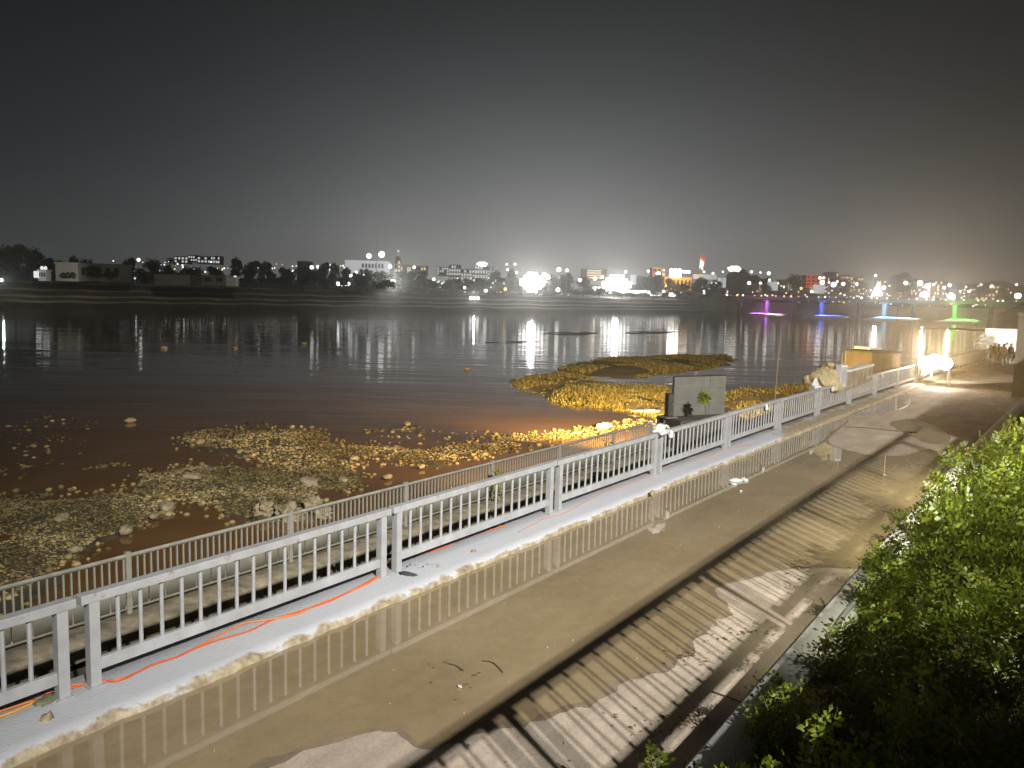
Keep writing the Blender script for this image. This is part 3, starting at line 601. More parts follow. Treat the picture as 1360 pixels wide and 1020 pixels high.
p = at(1309, 470, 68); hs = thing('lit_shrub', 'overlit shrub spilling over the railing beside the white hoarding', 'shrub', (p.x, p.y, 0))
leaf_tuft('foliage', 500, .8, .3, m_leaf('overlit_leaf_tone', (.5, .5, .45), (.65, .65, .6), .2), hs, (0, 0, 1.5), .35); MB().cyl((0, 0, 0), (.1, 0, 1.4), .06, .03).out('stem', M_STEM, hs)  # leaf colour made near white to carry the lamp's overexposure
# boundary pillar
p0 = gnd(1343, 527, 0); pw = thing('boundary_pillar', 'plain grey plastered pillar at the end of the terrace', 'pillar', (p0.x, p0.y, 0), -.62)
hgt = at(1349, 412, p0.y).z
MB().box(0, 1.4, 0, 4.0, 0, hgt-.28, .02).out('shaft', mat('pillar_plaster', (.19, .18, .15), .9, (.25, .24, .2), 1.2, .3), pw)
MB().box(-.06, 1.46, -.06, 4.06, hgt-.28, hgt-.1, .02).out('capital', M_SIDE, pw)
MB().box(.2, .6, -.3, .1, hgt-.1, hgt+.05, .02).out('bracket', M_CLOTH, pw)
q0, q1 = at(1311, 420, 60), at(1356, 401, p0.y+1)
tag(link('overhead_wire', tube_me('overhead_wire', [q0.lerp(q1, i/8)-Vector((0, 0, .25*math.sin(PI*i/8))) for i in range(-14, 9)], .015, 5), M_WIRE), 'thin pale wire slanting up to the boundary pillar top', 'wire')
# people
def human(name, label, loc, rz, h, shirt, legs, lean=0.0, stride=.12, arm=.2):
    t = thing(name, label, 'person', loc, rz, 'people at the end of the promenade')
    k = h/1.72
    J = [(0, 0, .95), (0, lean*.3, 1.2), (0, lean*.8, 1.42), (0, lean, 1.52), (0, lean+.02, 1.62), (0, lean+.01, 1.72),
         (.17, lean*.8, 1.4), (.22, lean*.6+.04, 1.14), (.2, lean*.6+arm, .94), (-.17, lean*.8, 1.4), (-.22, lean*.6-.04, 1.14), (-.2, lean*.6+arm*.7, .93),
         (.1, 0, .9), (.11, stride, .5), (.11, stride*.4, .08), (.11, stride*.4+.13, .04), (-.1, 0, .9), (-.11, -stride*.5, .5), (-.11, -stride*1.4, .08), (-.11, -stride*1.4+.13, .04)]
    E_ = [(0, 1), (1, 2), (2, 3), (3, 4), (4, 5), (2, 6), (6, 7), (7, 8), (2, 9), (9, 10), (10, 11), (0, 12), (12, 13), (13, 14), (14, 15), (0, 16), (16, 17), (17, 18), (18, 19)]
    Rr = [.15, .15, .16, .06, .1, .075, .065, .05, .035, .065, .05, .035, .1, .065, .045, .04, .1, .065, .045, .04]
    me = bpy.data.meshes.new('body'); me.from_pydata([tuple(c*k for c in j) for j in J], E_, [])
    o = bpy.data.objects.new('body', me); COL.objects.link(o); o.modifiers.new('skin', 'SKIN'); sv = me.skin_vertices[0].data
    for i, r_ in enumerate(Rr): sv[i].radius = (r_*k, r_*k*(.72 if i < 3 else 1))
    sv[0].use_root = True
    o.modifiers.new('sub', 'SUBSURF').levels = 1; o.modifiers['sub'].render_levels = 1
    dg = bpy.context.evaluated_depsgraph_get(); me2 = bpy.data.meshes.new_from_object(o.evaluated_get(dg)); bpy.data.objects.remove(o)
    m = [mat('cloth_top', shirt, .9), mat('cloth_legs', legs, .9), mat('skin', (.25, .14, .08), .6)]
    me2.materials.clear(); [me2.materials.append(q) for q in m]
    for f_ in me2.polygons:
        z = f_.center.z/k; f_.material_index = 2 if (z > 1.5 or z < .06 or (abs(f_.center.x) > .185*k and z < 1.1)) else (0 if z > .93 else 1); f_.use_smooth = True
    b_ = link('body', me2, None, t)
    MB().ball((0, (lean-.015)*k, 1.675*k), .095*k, 2, (1, 1.05, .9)).out('hair', M_BLACK, t, smooth=True)
for x, y, h, sh, lg, lab, rz in ((1314, 486, 1.6, (.08, .05, .03), (.05, .03, .02), 'person in dark brown clothes nearest the overlit shrub', .4), (1319, 484, 1.7, (.2, .08, .03), (.25, .1, .03), 'person in rust coloured clothes second in the group', 2.6), (1325, 485, 1.66, (.06, .05, .04), (.04, .04, .05), 'person in black top and dark trousers in the middle of the group', 1.2), (1331, 486, 1.72, (.3, .2, .1), (.08, .06, .04), 'person in a tan shirt beside the one in black', -.7), (1336, 482, 1.65, (.5, .5, .48), (.05, .05, .06), 'person in a white shirt next to the pillar', .9), (1341, 485, 1.7, (.12, .07, .04), (.5, .48, .45), 'person in pale trousers partly hidden by the pillar', 2.0)):
    human('person', lab, gnd(x, y, 0), rz, h, sh, lg, .05, random.uniform(.05, .18), random.uniform(.05, .3))
# ================================================================ river: gravel bars, stones, reeds
def wpx(px, z=ZW): return [gnd(x, y, z) for x, y in px]
from mathutils import noise as MN
def rough_h(x, y): return .16*MN.noise(Vector((x*.33, y*.33, 3.1)))+.09*MN.noise(Vector((x*.95, y*.95, 7.7)))
def bar(name, px, h, m, kind='structure', step=.8, amp=1.0):
    poly = wpx(px); p = np.array([(q.x, q.y) for q in poly]); lo, hi = p.min(0)-.1, p.max(0)+.1
    nx, ny = int((hi[0]-lo[0])/step)+2, int((hi[1]-lo[1])/step)+2
    gx, gy = np.meshgrid(np.linspace(lo[0], hi[0], nx), np.linspace(lo[1], hi[1], ny), indexing='ij'); X = np.stack([gx.ravel(), gy.ravel()], 1)
    ins = inside(p, X[:, 0], X[:, 1]); D = edge_dist(poly, X); d = np.where(ins, D, -D)
    Z = ZW + np.clip(d*.07, -.25, h)-.02+amp*1.25*np.array([rough_h(a, b) for a, b in X])+rng.uniform(-.02, .02, len(X))
    Fc = [(i*ny+j, (i+1)*ny+j, (i+1)*ny+j+1, i*ny+j+1) for i in range(nx-1) for j in range(ny-1)]
    keep = d > -1.6; Fc = [f_ for f_ in Fc if keep[list(f_)].any()]
    o = link(name, mesh_np(name, np.column_stack([X, Z]), Fc), m, smooth=True); o['kind'] = kind; return poly
def gravel(px, n, smin, smax, h=.25, band=None):
    poly = wpx(px); X = scatter(poly, n); D = edge_dist(poly, X)
    if band: 
        k = rng.uniform(0, 1, n) < np.exp(-D/band); X, D = X[k], D[k]
    S = smin+(smax-smin)*rng.power(.28, len(X)); Z = ZW+np.clip(D*.07, 0, h)-.02+(1.25 if h else 0)*np.array([rough_h(a, b) for a, b in X]); k = Z > ZW-.05; X, S, Z = X[k], S[k], Z[k]; Z = Z+S*.15
    o = pebbles('gravel', X, Z, S, M_PEB); o['kind'] = 'stuff'
GA = ((238, 584), (262, 574), (300, 569), (345, 566), (392, 568), (425, 573), (448, 584), (500, 590), (560, 597), (612, 590), (640, 583), (700, 578), (742, 574), (764, 577), (742, 588), (690, 598), (650, 604), (600, 612), (540, 613), (500, 606), (478, 608), (470, 616), (420, 618), (350, 616), (322, 608), (316, 600), (260, 594))
GB = ((178, 652), (190, 634), (215, 624), (262, 618), (330, 618), (400, 620), (455, 616), (474, 628), (479, 640), (462, 658), (430, 672), (380, 686), (330, 690), (290, 676), (255, 668), (215, 664))
GC = ((-60, 690), (-20, 668), (20, 660), (62, 656), (110, 652), (160, 656), (205, 662), (226, 674), (215, 688), (170, 702), (128, 716), (100, 740), (60, 766), (0, 800), (-60, 820))
RA = ((742, 491), (760, 483), (800, 477), (860, 474), (920, 473), (965, 472), (976, 478), (965, 484), (930, 491), (880, 495), (850, 503), (810, 503), (780, 497))
RB = ((678, 511), (694, 502), (740, 495), (775, 500), (800, 508), (850, 514), (880, 515), (890, 520), (885, 556), (862, 553), (820, 545), (780, 540), (745, 538), (720, 526), (695, 518))
RC = ((963, 522), (985, 517), (1020, 520), (1060, 512), (1100, 500), (1140, 494), (1140, 520), (1060, 545), (1000, 566), (960, 575))
for px in (GA, GB, GC): bar('gravel_bar', px, .28, M_BED, step=.5)
gravel(GA, 14500, .02, .085); gravel(GB, 17000, .017, .075); gravel(GC, 16000, .013, .06); gravel(GA, 700, .05, .13, band=.6); gravel(GB, 600, .05, .12, band=.7); gravel(GC, 400, .04, .1, band=.6); gravel(RB, 2600, .03, .13, .16); gravel(RC, 900, .03, .12, .16)
for px, n_ in ((GA, 420), (GB, 320), (GC, 260)):      # outliers straggling into the water
    poly = wpx(px); o_ = [(Vector((q.x, q.y, 0))+Vector((random.gauss(0, .3), random.gauss(0, .5), 0))) for q in closed(poly, 6) for _ in range(max(1, n_//(6*len(poly))))]
    X = np.array([(q.x, q.y) for q in o_]); S = rng.uniform(.04, .13, len(X)); tag(pebbles('gravel', X, np.full(len(X), ZW)+S*.2, S, M_PEB), kind='stuff')
gravel(((0, 565), (60, 550), (130, 560), (120, 600), (60, 628), (0, 640)), 130, .05, .16, 0)
gravel(((480, 574), (560, 568), (600, 575), (640, 572), (700, 578), (600, 592), (520, 590)), 60, .07, .2, 0)
gravel(((95, 620), (170, 614), (172, 619), (98, 624)), 26, .06, .17, 0); gravel(((480, 571), (558, 567), (558, 570), (482, 574)), 34, .1, .2, 0)
gravel(((0, 622), (50, 616), (52, 620), (0, 627)), 10, .06, .15, 0); gravel(((500, 606), (590, 612), (640, 604), (640, 612), (560, 622), (500, 620)), 90, .05, .13, 0)
gravel(((760, 565), (860, 556), (870, 566), (760, 585)), 300, .05, .16, .05)
rocks = ((173, 561, .42, 'lone pale rock sitting in dark water away from every gravel bar'), (265, 590, .42, 'rounded rock at the tip of the long gravel spit'), (318, 603, .28, 'small rock at the water inlet side of the gravel spit'),
 (222, 677, .5, 'smooth pale rock on the lower gravel bar near its outer end'), (82, 693, .45, 'biggest rounded rock on the lower gravel bar'), (168, 709, .42, 'brownish rock at the water edge of the lower gravel bar'), (205, 690, .3, 'orange rock beside the dark pool behind the fence'),
 (410, 645, .6, 'large flat pale slab at the edge of the middle gravel bar'), (455, 641, .3, 'pale stone beside the flat slab on the middle gravel bar'), (515, 637, .3, 'reddish rock alone in the muddy channel behind the fence'), (560, 623, .26, 'dark rock pair lying in the muddy channel'),
 (252, 638, .55, 'half buried boulder showing on the shaded part of the middle bar'), (404, 457, .6, 'small rock breaking the far dark water'), (218, 463, .7, 'first of the rocks in the far dark water under the bank'), (312, 463, .8, 'second rock in the far dark water under the bank'),
 (620, 491, .5, 'reddish rock in the lamp streak on the water'), (541, 566, .35, 'rock ending the stone line in the river'), (470, 612, .3, 'yellow stone where the two gravel bars meet'), (395, 600, .35, 'pale flat stone on top of the gravel spit'), (350, 668, .32, 'rock in the thick of the middle bar'),
 (720, 510, .5, 'rock just off the tip of the reed island'), (100, 735, .28, 'pale stone by the fence at the pool edge'), (885, 512, .3, 'tiny white rock in the channel beside the signboard'), (1090, 486, .35, 'pale rock in the open water before the rubble heap'))
for x, y, r_, lab in rocks:
    p = gnd(x, y, ZW); lump('river_rock', p+Vector((0, 0, .12)), r_*(.5 if y < 500 else .62), (1.25, .8, .6), M_ROCK, lab, 'rock', .16, 3, 'rocks in the river')
for x, y, r_ in ((385, 690, .5), (352, 684, .42), (416, 676, .38), (428, 690, .35)):
    lump('bank_boulder', gnd(x, y, ZW)+Vector((0, 0, .2)), r_*.8, (1.2, .9, .75), M_ROCK, 'rough boulder seen through the lower fence bars at the foot of the wall', 'boulder', .34, 4, 'boulders at the foot of the wall')
# reeds
M_MUD = mat('yellow_mud', (0.22, 0.16, 0.06), 0.95, (0.36, 0.28, 0.11), .8, .6)
def reeds(px, n, hmin, hmax):
    poly = wpx(px); X = scatter(poly, n); D = edge_dist(poly, X); V = []; Fc = []; i = 0
    cl = np.array([math.sin(a*.55+b*.2)+math.sin(b*.35-a*.18)+math.sin(a*1.4+b*.9)*.7 for a, b in X])
    for (x, y), d, c in zip(X, D, cl):
        if c < -1.0 or (d < 1.0 and random.random() < .4): continue
        if MN.noise(Vector((x*.16, y*.09, 1.3))) < -.38: continue
        z0 = ZW+min(.3, d*.06); h0 = (hmin+(hmax-hmin)*random.random()**1.5)*(.65+.3*max(0, c))
        for k in range(4):
            a = random.uniform(0, 6.3); l = random.uniform(.15, .6)*h0; w = random.uniform(.03, .07); ca, sa = math.cos(a), math.sin(a); ox, oy = random.gauss(0, .1), random.gauss(0, .1); h = h0*random.uniform(.6, 1.1)
            V += [(x+ox-sa*w, y+oy+ca*w, z0), (x+ox+sa*w, y+oy-ca*w, z0), (x+ox+ca*l*.4+sa*w*.8, y+oy+sa*l*.4-ca*w*.8, z0+h*.7), (x+ox+ca*l, y+oy+sa*l, z0+h)]; Fc.append((i, i+1, i+2, i+3)); i += 4
    tag(link('reeds', mesh_np('reeds', V, Fc), M_REED), kind='stuff')
for px in (RA, RB, RC): bar('mud_bank', px, .16, M_MUD, step=.8, amp=.8)
reeds(RA, 10000, .08, .38); reeds(RB, 12000, .06, .34); reeds(RC, 5200, .1, .45)
lump('white_driftwood', gnd(857, 548, ZW)+Vector((0, 0, .12)), .6, (2.0, .9, .2), M_CLOTH, 'whitish foam heap on the reed bank beside the fence end', 'foam', .3, 3)
lump('stump', gnd(802, 568, ZW)+Vector((0, 0, .1)), .32, (1.4, .7, .6), M_CLOTH, 'pale debris pile at the water edge behind the lower fence', 'debris', .4, 3)
for px in (((715, 444), (745, 441), (786, 441), (800, 444), (760, 446)), ((822, 442), (850, 440), (905, 440.5), (880, 443), (840, 444)), ((395, 462), (440, 463), (470, 465.5), (440, 465)), ((645, 455), (690, 452), (715, 453), (680, 456.5))):
    bar('mud_shoal', px, .05, M_MUD, step=1.5)
# ================================================================ bushes in the planter
def bush_mesh(seed, n, rx, ry, rz, leaf=.055):
    random.seed(seed); V = []; Fc = []; i = 0
    for _ in range(n):
        d = Vector((random.gauss(0, 1), random.gauss(0, 1), abs(random.gauss(.35, .9)))).normalized(); rr = random.uniform(.45, 1.0)**.6
        lobe = 1+.22*math.sin(d.x*5+seed)+.18*math.sin(d.y*6+seed*2)
        p = Vector((d.x*rx, d.y*ry, d.z*rz))*rr*lobe; g = (d+Vector((random.gauss(0, .5), random.gauss(0, .5), random.gauss(.25, .4)))).normalized()
        sd = g.cross(Vector((random.gauss(0, 1), random.gauss(0, 1), random.gauss(0, 1)))).normalized(); nn = g.cross(sd); L = leaf*random.uniform(3.0, 5.0); nl = random.randint(3, 4)
        for k in range(nl+1):
            q = p+g*L*k/nl-Vector((0, 0, .35*L*(k/nl)**2))
            for sgn in ((1, -1) if k < nl else (0,)):
                dr = (g*.55+sd*sgn*.9).normalized() if sgn else g; l = leaf*random.uniform(.55, 1.45); wv = (dr.cross(nn)).normalized()*l*.27
                m_ = q+dr*l*.5+nn*l*.06; tip = q+dr*l-Vector((0, 0, l*.15)); V += [q[:], (m_+wv)[:], tip[:], (m_-wv)[:]]; Fc.append((i, i+1, i+2, i+3)); i += 4
    return mesh_np('foliage', V, Fc)
BV = [bush_mesh(3, 560, .62, .62, .75, .062), bush_mesh(8, 560, .75, .6, .95, .066), bush_mesh(15, 420, .5, .5, .6, .06)]
for q in BV: q.materials.append(M_LEAF)
def stems_mesh():
    b = MB()
    for k in range(7):
        a = k*.9; b.cyl((.05*math.cos(a), .05*math.sin(a), -.1), (.42*math.cos(a), .4*math.sin(a), .55+.05*k), .012, .006, 5)
    return b.me('stem')
SM = stems_mesh(); SM.materials.append(M_STEM); random.seed(5)
blab = {0: 'low green bush at the bottom edge spilling over the planter wall', 1: 'dark bush behind the bush spilling at the bottom edge', 5: 'leafy bush beside the curved grey pipe', 8: 'bush overhanging the white part of the planter wall', 14: 'bright yellow green bush at the far end of the planter'}
bi = 0
spots = [(5.4, 2.15, 2, .8), (5.6, 1.2, 0, 1.0), (6.7, .5, 1, 1.0), (7.3, 1.75, 2, .85), (8.2, .9, 0, 1.1), (9.4, 1.35, 1, .95), (9.0, .1, 1, 1.1), (10.6, .6, 0, 1.15), (11.6, 1.6, 0, .95), (12.4, .9, 1, 1.1), (13.6, 1.45, 0, 1.0), (14.2, .5, 1, 1.2), (15.8, 1.35, 0, 1.1), (16.4, .3, 1, 1.2), (18.0, 1.4, 1, 1.1), (18.8, .5, 0, 1.3), (20.5, .9, 1, 1.0), (22.6, .8, 0, 1.1), (12.6, -.2, 1, 1.1), (10.9, -.4, 0, 1.1), (7.6, -.35, 0, 1.05), (13.2, 2.1, 2, .6)]
for i, (s, t, v, k) in enumerate(spots):
    r = thing('bush', blab.get(i) or 'dense small leaved green bush in the planter row beside the promenade', 'bush', P(s, t, .2), random.uniform(0, 6.3), 'bushes in the planter')
    r.scale = (k, k, k*random.uniform(.9, 1.1)*(1.3 if s > 12 else 1.0)); link('foliage', BV[v], None, r, (0, 0, .1)); link('stem', SM, None, r)
def sprig(pos, rz, n, l, label, m, tilt=.5):
    t = thing('leaf_sprig', label, 'leaves', pos, rz)
    link('stem', tube_me('stem', [(0, 0, -.5), (0, 0, -.2), (0, .02, 0), (0, .1, .06)], .006, 5), M_STEM, t)
    for k in range(n):
        a = 2*PI*k/n+random.uniform(-.2, .2); d = Vector((math.cos(a), math.sin(a)*.8, random.uniform(.1, .5))).normalized(); w = d.cross(Vector((0, 0, 1))).normalized()
        V = [(0, .03, .02)]+[(d*l*u+w*l*ww+Vector((0, .03, -.5*l*u*u+.3*l*abs(ww)))+Vector((0, 0, .02)))[:] for u, ww in ((.3, .22), (.65, .24), (1.0, 0), (.65, -.24), (.3, -.22))]
        Fc = [(0, 1, 5, 0)[:3], (1, 2, 4), (1, 4, 5), (2, 3, 4)]; me = mesh_np('leaf', V, Fc); link('leaf', me, m, t)
p = gnd(1172, 938, .75); sprig(p, .6, 7, .085, 'bright yellow leaf sprig lit alone against the dark bushes', M_LEAFY)
p = gnd(1150, 952, .7); sprig(p, 2.0, 4, .06, 'small green sprig just below the bright yellow leaves', M_LEAF)
p = gnd(1133, 782, .45); sprig(p, .2, 5, .09, 'small yellow sprig growing through the end of the planter wall', M_LEAFY)
# curved pipe lying on the planter edge
tag(link('curved_pipe', tube_me('curved_pipe', spline([gnd(x, y, .42) for x, y in ((1098, 858), (1108, 838), (1122, 815), (1140, 795), (1160, 782), (1184, 776))], 6), .035, 8), mat('grey_pipe', (.3, .3, .29), .6), smooth=True), 'curved grey pipe lying over the planter edge', 'pipe')
# ================================================================ far bank
bank_px = ((-420, 402), (-260, 404), (-120, 405.5), (0, 406.5), (120, 407.5), (240, 408.3), (340, 409.3), (440, 410.3), (540, 411.2), (640, 412), (740, 413.6), (820, 414), (900, 414.3), (965, 414.2))
wl_ = [gnd(x, y, ZW) for x, y in bank_px]
prof = ((-6, -.5), (0, 0.05), (1.5, 1.3), (14, 1.8), (15, 3.0), (27, 3.6), (28.2, 5.3), (41, 5.9), (42.3, 8.0), (62, 9.0), (110, 9.4), (400, 10), (900, 24))
rows = []
sub = []
for i in range(len(wl_)-1):
    for k in range(5): sub.append(wl_[i].lerp(wl_[i+1], k/5))
sub.append(wl_[-1])
for i, p in enumerate(sub):
    d = Vector((p.x*.45, p.y, 0)).normalized(); wob = 2.0*math.sin(i*.9)+1.3*math.sin(i*2.3)
    rows.append([Vector((p.x+d.x*(o+wob*(1 if o < 62 else 0)), p.y+d.y*(o+wob*(1 if o < 62 else 0)), ZW+h*(1.0 if i > 12 else .93)+(.25*math.sin(i*1.7+o) if 1 < o < 62 else 0))) for o, h in prof])
fb = strip('far_bank', rows, M_BANK); fb.data.materials.append(M_RISER); tag(fb, kind='structure')
for i, f_ in enumerate(fb.data.polygons): f_.material_index = 1 if i % (len(prof)-1) in (0, 1, 3, 5, 7) else 0
rows = [[Vector((x, y, z)) for x, y, z in ((160, 640, 5.2), (160, 760, 8), (160, 1300, 26))], [Vector((x, y, z)) for x, y, z in ((470, 560, 4.5), (480, 640, 5), (520, 1300, 26))], [Vector((x, y, z)) for x, y, z in ((860, 480, 4.5), (880, 600, 6), (880, 1300, 20))]]
tag(strip('far_ground', rows, M_LAND), kind='structure')
rows = [[Vector((150, 612, ZW-.5)), Vector((150, 616, 5.1)), Vector((160, 641, 5.2))], [Vector((470, 535, ZW-.5)), Vector((470, 538, 4.4)), Vector((470, 561, 4.5))], [Vector((870, 440, ZW-.5)), Vector((870, 444, 4.4)), Vector((860, 481, 4.5))]]
tag(strip('right_bank', rows, M_BANK), kind='structure')
def hill(name, x0, x1, yt, yb, Y, m=M_LAND):
    n = 26; rows = []
    for j, (dy, kz) in enumerate(((0, 0), (40, .75), (90, 1), (220, .6), (320, 0))):
        r = []
        for i in range(n+1):
            u = i/n; x = x0+(x1-x0)*u; b_ = at(x, yb, Y); tp = at(x, yt, Y)
            pr = (math.sin(PI*u)**.7)*(1+.12*math.sin(u*17)+.08*math.sin(u*41)); r.append(Vector((b_.x*(1+dy/Y), Y+dy, b_.z-6+(tp.z-b_.z+6)*kz*min(1.08, pr))))
        rows.append(r)
    tag(strip(name, rows, m, True), kind='structure')
hill('dark_hill', 925, 1045, 356, 392, 900); hill('far_hill', 1140, 1262, 361, 396, 1050); hill('far_hill', 1215, 1440, 372, 398, 1100); hill('far_hill', -200, 330, 352, 376, 1000); hill('town_hill', 540, 760, 362, 390, 950); hill('town_hill', 740, 960, 366, 394, 950); hill('far_hill', 1030, 1180, 366, 396, 1000)
# trees --------------------------------------------------------------
def crown_mesh(seed, kind):
    random.seed(seed); V = []; Fc = []; i = 0; lobes = []
    for k in range(9 if kind else 13):
        a = random.uniform(0, 6.3); r_ = random.uniform(.1, .62); lobes.append((r_*math.cos(a), r_*math.sin(a), random.uniform(.45 if kind else .38, .86), random.uniform(.16, .32)))
    for _ in range(1500):
        l = random.choice(lobes); d = Vector((random.gauss(0, 1), random.gauss(0, 1), random.gauss(.1, 1))).normalized()*l[3]*random.uniform(.55, 1.08); c = Vector((l[0]*.7+d.x, l[1]*.7+d.y, l[2]+d.z*.75))
        u = Vector((random.gauss(0, 1), random.gauss(0, 1), random.gauss(0, 1))).normalized()*random.uniform(.025, .05); v = u.cross(Vector((random.gauss(0, 1), random.gauss(0, 1), random.gauss(0, 1)))).normalized()*random.uniform(.02, .04)
        V += [(c-u)[:], (c+v)[:], (c+u)[:], (c-v)[:]]; Fc.append((i, i+1, i+2, i+3)); i += 4
    return mesh_np('crown', V, Fc)
CR = [crown_mesh(2, 0), crown_mesh(9, 0), crown_mesh(21, 1)]
for q in CR: q.materials.append(M_CROWN)
def trunk_mesh():
    b = MB().cyl((0, 0, -.08), (.01, 0, .3), .028, .02, 7)
    for k in range(5): a = k*1.3; b.cyl((.01, 0, .26), (.25*math.cos(a), .25*math.sin(a), .55+.05*k), .014, .005, 5)
    return b.me('trunk')
TRK = trunk_mesh(); TRK.materials.append(M_STEM)
def palm_mesh():
    V = []; Fc = []; i = 0
    for k in range(16):
        a = k*2.4; el = random.uniform(-.1, .9); L = .3
        for j in range(6):
            u0, u1 = j/6, (j+1)/6; q = [(L*u*math.cos(a), L*u*math.sin(a), .82+L*(u*el-.75*u*u)) for u in (u0, u1)]; w = .035*(1-u0)+.008; sx_, sy_ = -math.sin(a)*w, math.cos(a)*w
            V += [(q[0][0]-sx_, q[0][1]-sy_, q[0][2]-.02), (q[0][0]+sx_, q[0][1]+sy_, q[0][2]-.02), (q[1][0]+sx_, q[1][1]+sy_, q[1][2]-.02), (q[1][0]-sx_, q[1][1]-sy_, q[1][2]-.02)]; Fc.append((i, i+1, i+2, i+3)); i += 4
    return mesh_np('crown', V, Fc)
PALM = palm_mesh(); PALM.materials.append(M_CROWN); PTR = MB().cyl((0, 0, -.05), (0, 0, .83), .02, .014, 7).me('trunk'); PTR.materials.append(M_STEM)
def tree(px, yb, yt, Y, wpx_, label, v=0, group='trees along the far bank'):
    b_ = at(px, yb, Y); h = (yb-yt)*Y/FPX; r = thing('palm_tree' if v == 3 else 'tree', label, 'tree', b_-Vector((0, 0, .5)), random.uniform(0, 6.3), group); w = wpx_*Y/FPX
    r.scale = (w*.72, w*.72, h*1.02) if v < 3 else (h*.8, h*.8, h)
    link('crown', PALM if v == 3 else CR[v], None, r); link('trunk', PTR if v == 3 else TRK, None, r); return r
random.seed(4)
T_ = 'dark broad leaved tree in the row along the far bank'
for px, yt, wd, Y, lab, v in ((-14, 322, 52, 285, 'tall dark tree cut by the picture edge above the far bank', 0), (18, 321, 54, 292, 'tallest dark tree of the clump beyond the tiny lit shrine', 1), (44, 327, 42, 300, 'dark tree leaning over the tiny lit shrine', 0), (62, 340, 34, 320, 'lower dark tree between the shrine and the white shed', 1)):
    tree(px, 373, yt, Y, wd, lab, v)
for px, yt, wd, Y, yb in ((78, 344, 26, 380, 371), (97, 341, 20, 420, 371), (115, 342, 22, 420, 371), (128, 352, 30, 262, 373), (148, 358, 24, 262, 373), (172, 340, 36, 340, 372), (205, 342, 34, 330, 373), (224, 350, 22, 330, 373), (255, 352, 34, 330, 374), (285, 352, 34, 335, 374), (313, 343, 24, 340, 375), (335, 344, 36, 345, 376), (356, 348, 28, 345, 376), (380, 353, 32, 340, 377), (400, 352, 26, 345, 378), (430, 346, 26, 350, 379), (442, 350, 20, 350, 379), (420, 356, 28, 350, 379), (515, 364, 26, 370, 383), (533, 357, 26, 420, 384), (548, 361, 26, 400, 385), (560, 366, 28, 390, 385), (545, 368, 30, 375, 385), (575, 372, 22, 390, 386), (602, 368, 26, 430, 386), (622, 368, 30, 430, 387), (640, 368, 32, 430, 387), (658, 360, 26, 430, 388)):
    tree(px, yb, yt, Y, wd, T_, random.randint(0, 2))
for k in range(62):
    px = 66+k*14.6+random.uniform(-5, 5); hy = 394+.026*(px-680); yt = hy-random.uniform(16, 27)+ (6 if px > 560 else 0)
    tree(px, hy-3.5, yt, 330+max(0, px-500)*.5+random.uniform(0, 50), random.uniform(18, 30), T_, random.randint(0, 2))
for px, yt, wd in ((462, 356, 26), (474, 360, 22), (488, 355, 24), (499, 361, 22), (511, 358, 24)): tree(px, 382, yt, 372, wd, 'dark tree standing in front of the floodlit white hall', random.randint(0, 2), 'trees before the white hall')
for px, yt, lab in ((480, 352, 'taller palm like tree before the floodlit white hall'), (470, 360, 'short palm beside the two ground floodlights on the bank'), (227, 336, 'lone palm sticking up above the far tree line'), (489, 362, 'palm right beside the tall thin mast')):
    tree(px, 382 if px > 300 else 374, yt, 365 if px > 300 else 340, 20, lab, 3)
for px, yt, wd, Y, yb, lab in ((677, 359, 28, 430, 389, 'yellow lit leafy tree beside the blinding floodlight bank'), (735, 363, 24, 470, 391, 'lit green tree just past the blinding floodlight bank'), (752, 361, 30, 480, 391, 'broad lit green tree below the striped building'), (775, 366, 28, 480, 391, 'lit green tree at the foot of the striped building'), (868, 362, 34, 560, 394, 'green lit tree under the red glow'), (888, 370, 22, 570, 395, 'yellow green round tree under the white blaze'), (906, 374, 28, 580, 396, 'dark tree before the amber lit building'), (930, 370, 36, 590, 397, 'dark tree at the foot of the flagpole'), (950, 372, 26, 590, 397, 'dark tree beside the white corner frame'), (1056, 363, 34, 640, 394, 'biggest dark round tree behind the bridge lights'), (1015, 374, 26, 650, 392, 'brown lit tree behind the bridge at the foot of the dark hill'), (1118, 372, 26, 700, 394, 'dim tree behind the bridge beside the red signs'), (1200, 376, 30, 700, 397, 'dim tree behind the bridge between two lamp blazes'), (1300, 380, 30, 620, 403, 'dim tree behind the bridge near its far end'), (1330, 382, 26, 620, 404, 'last dim tree behind the bridge before the pillar')):
    tree(px, yb, yt, Y, wd, lab, random.randint(0, 2))
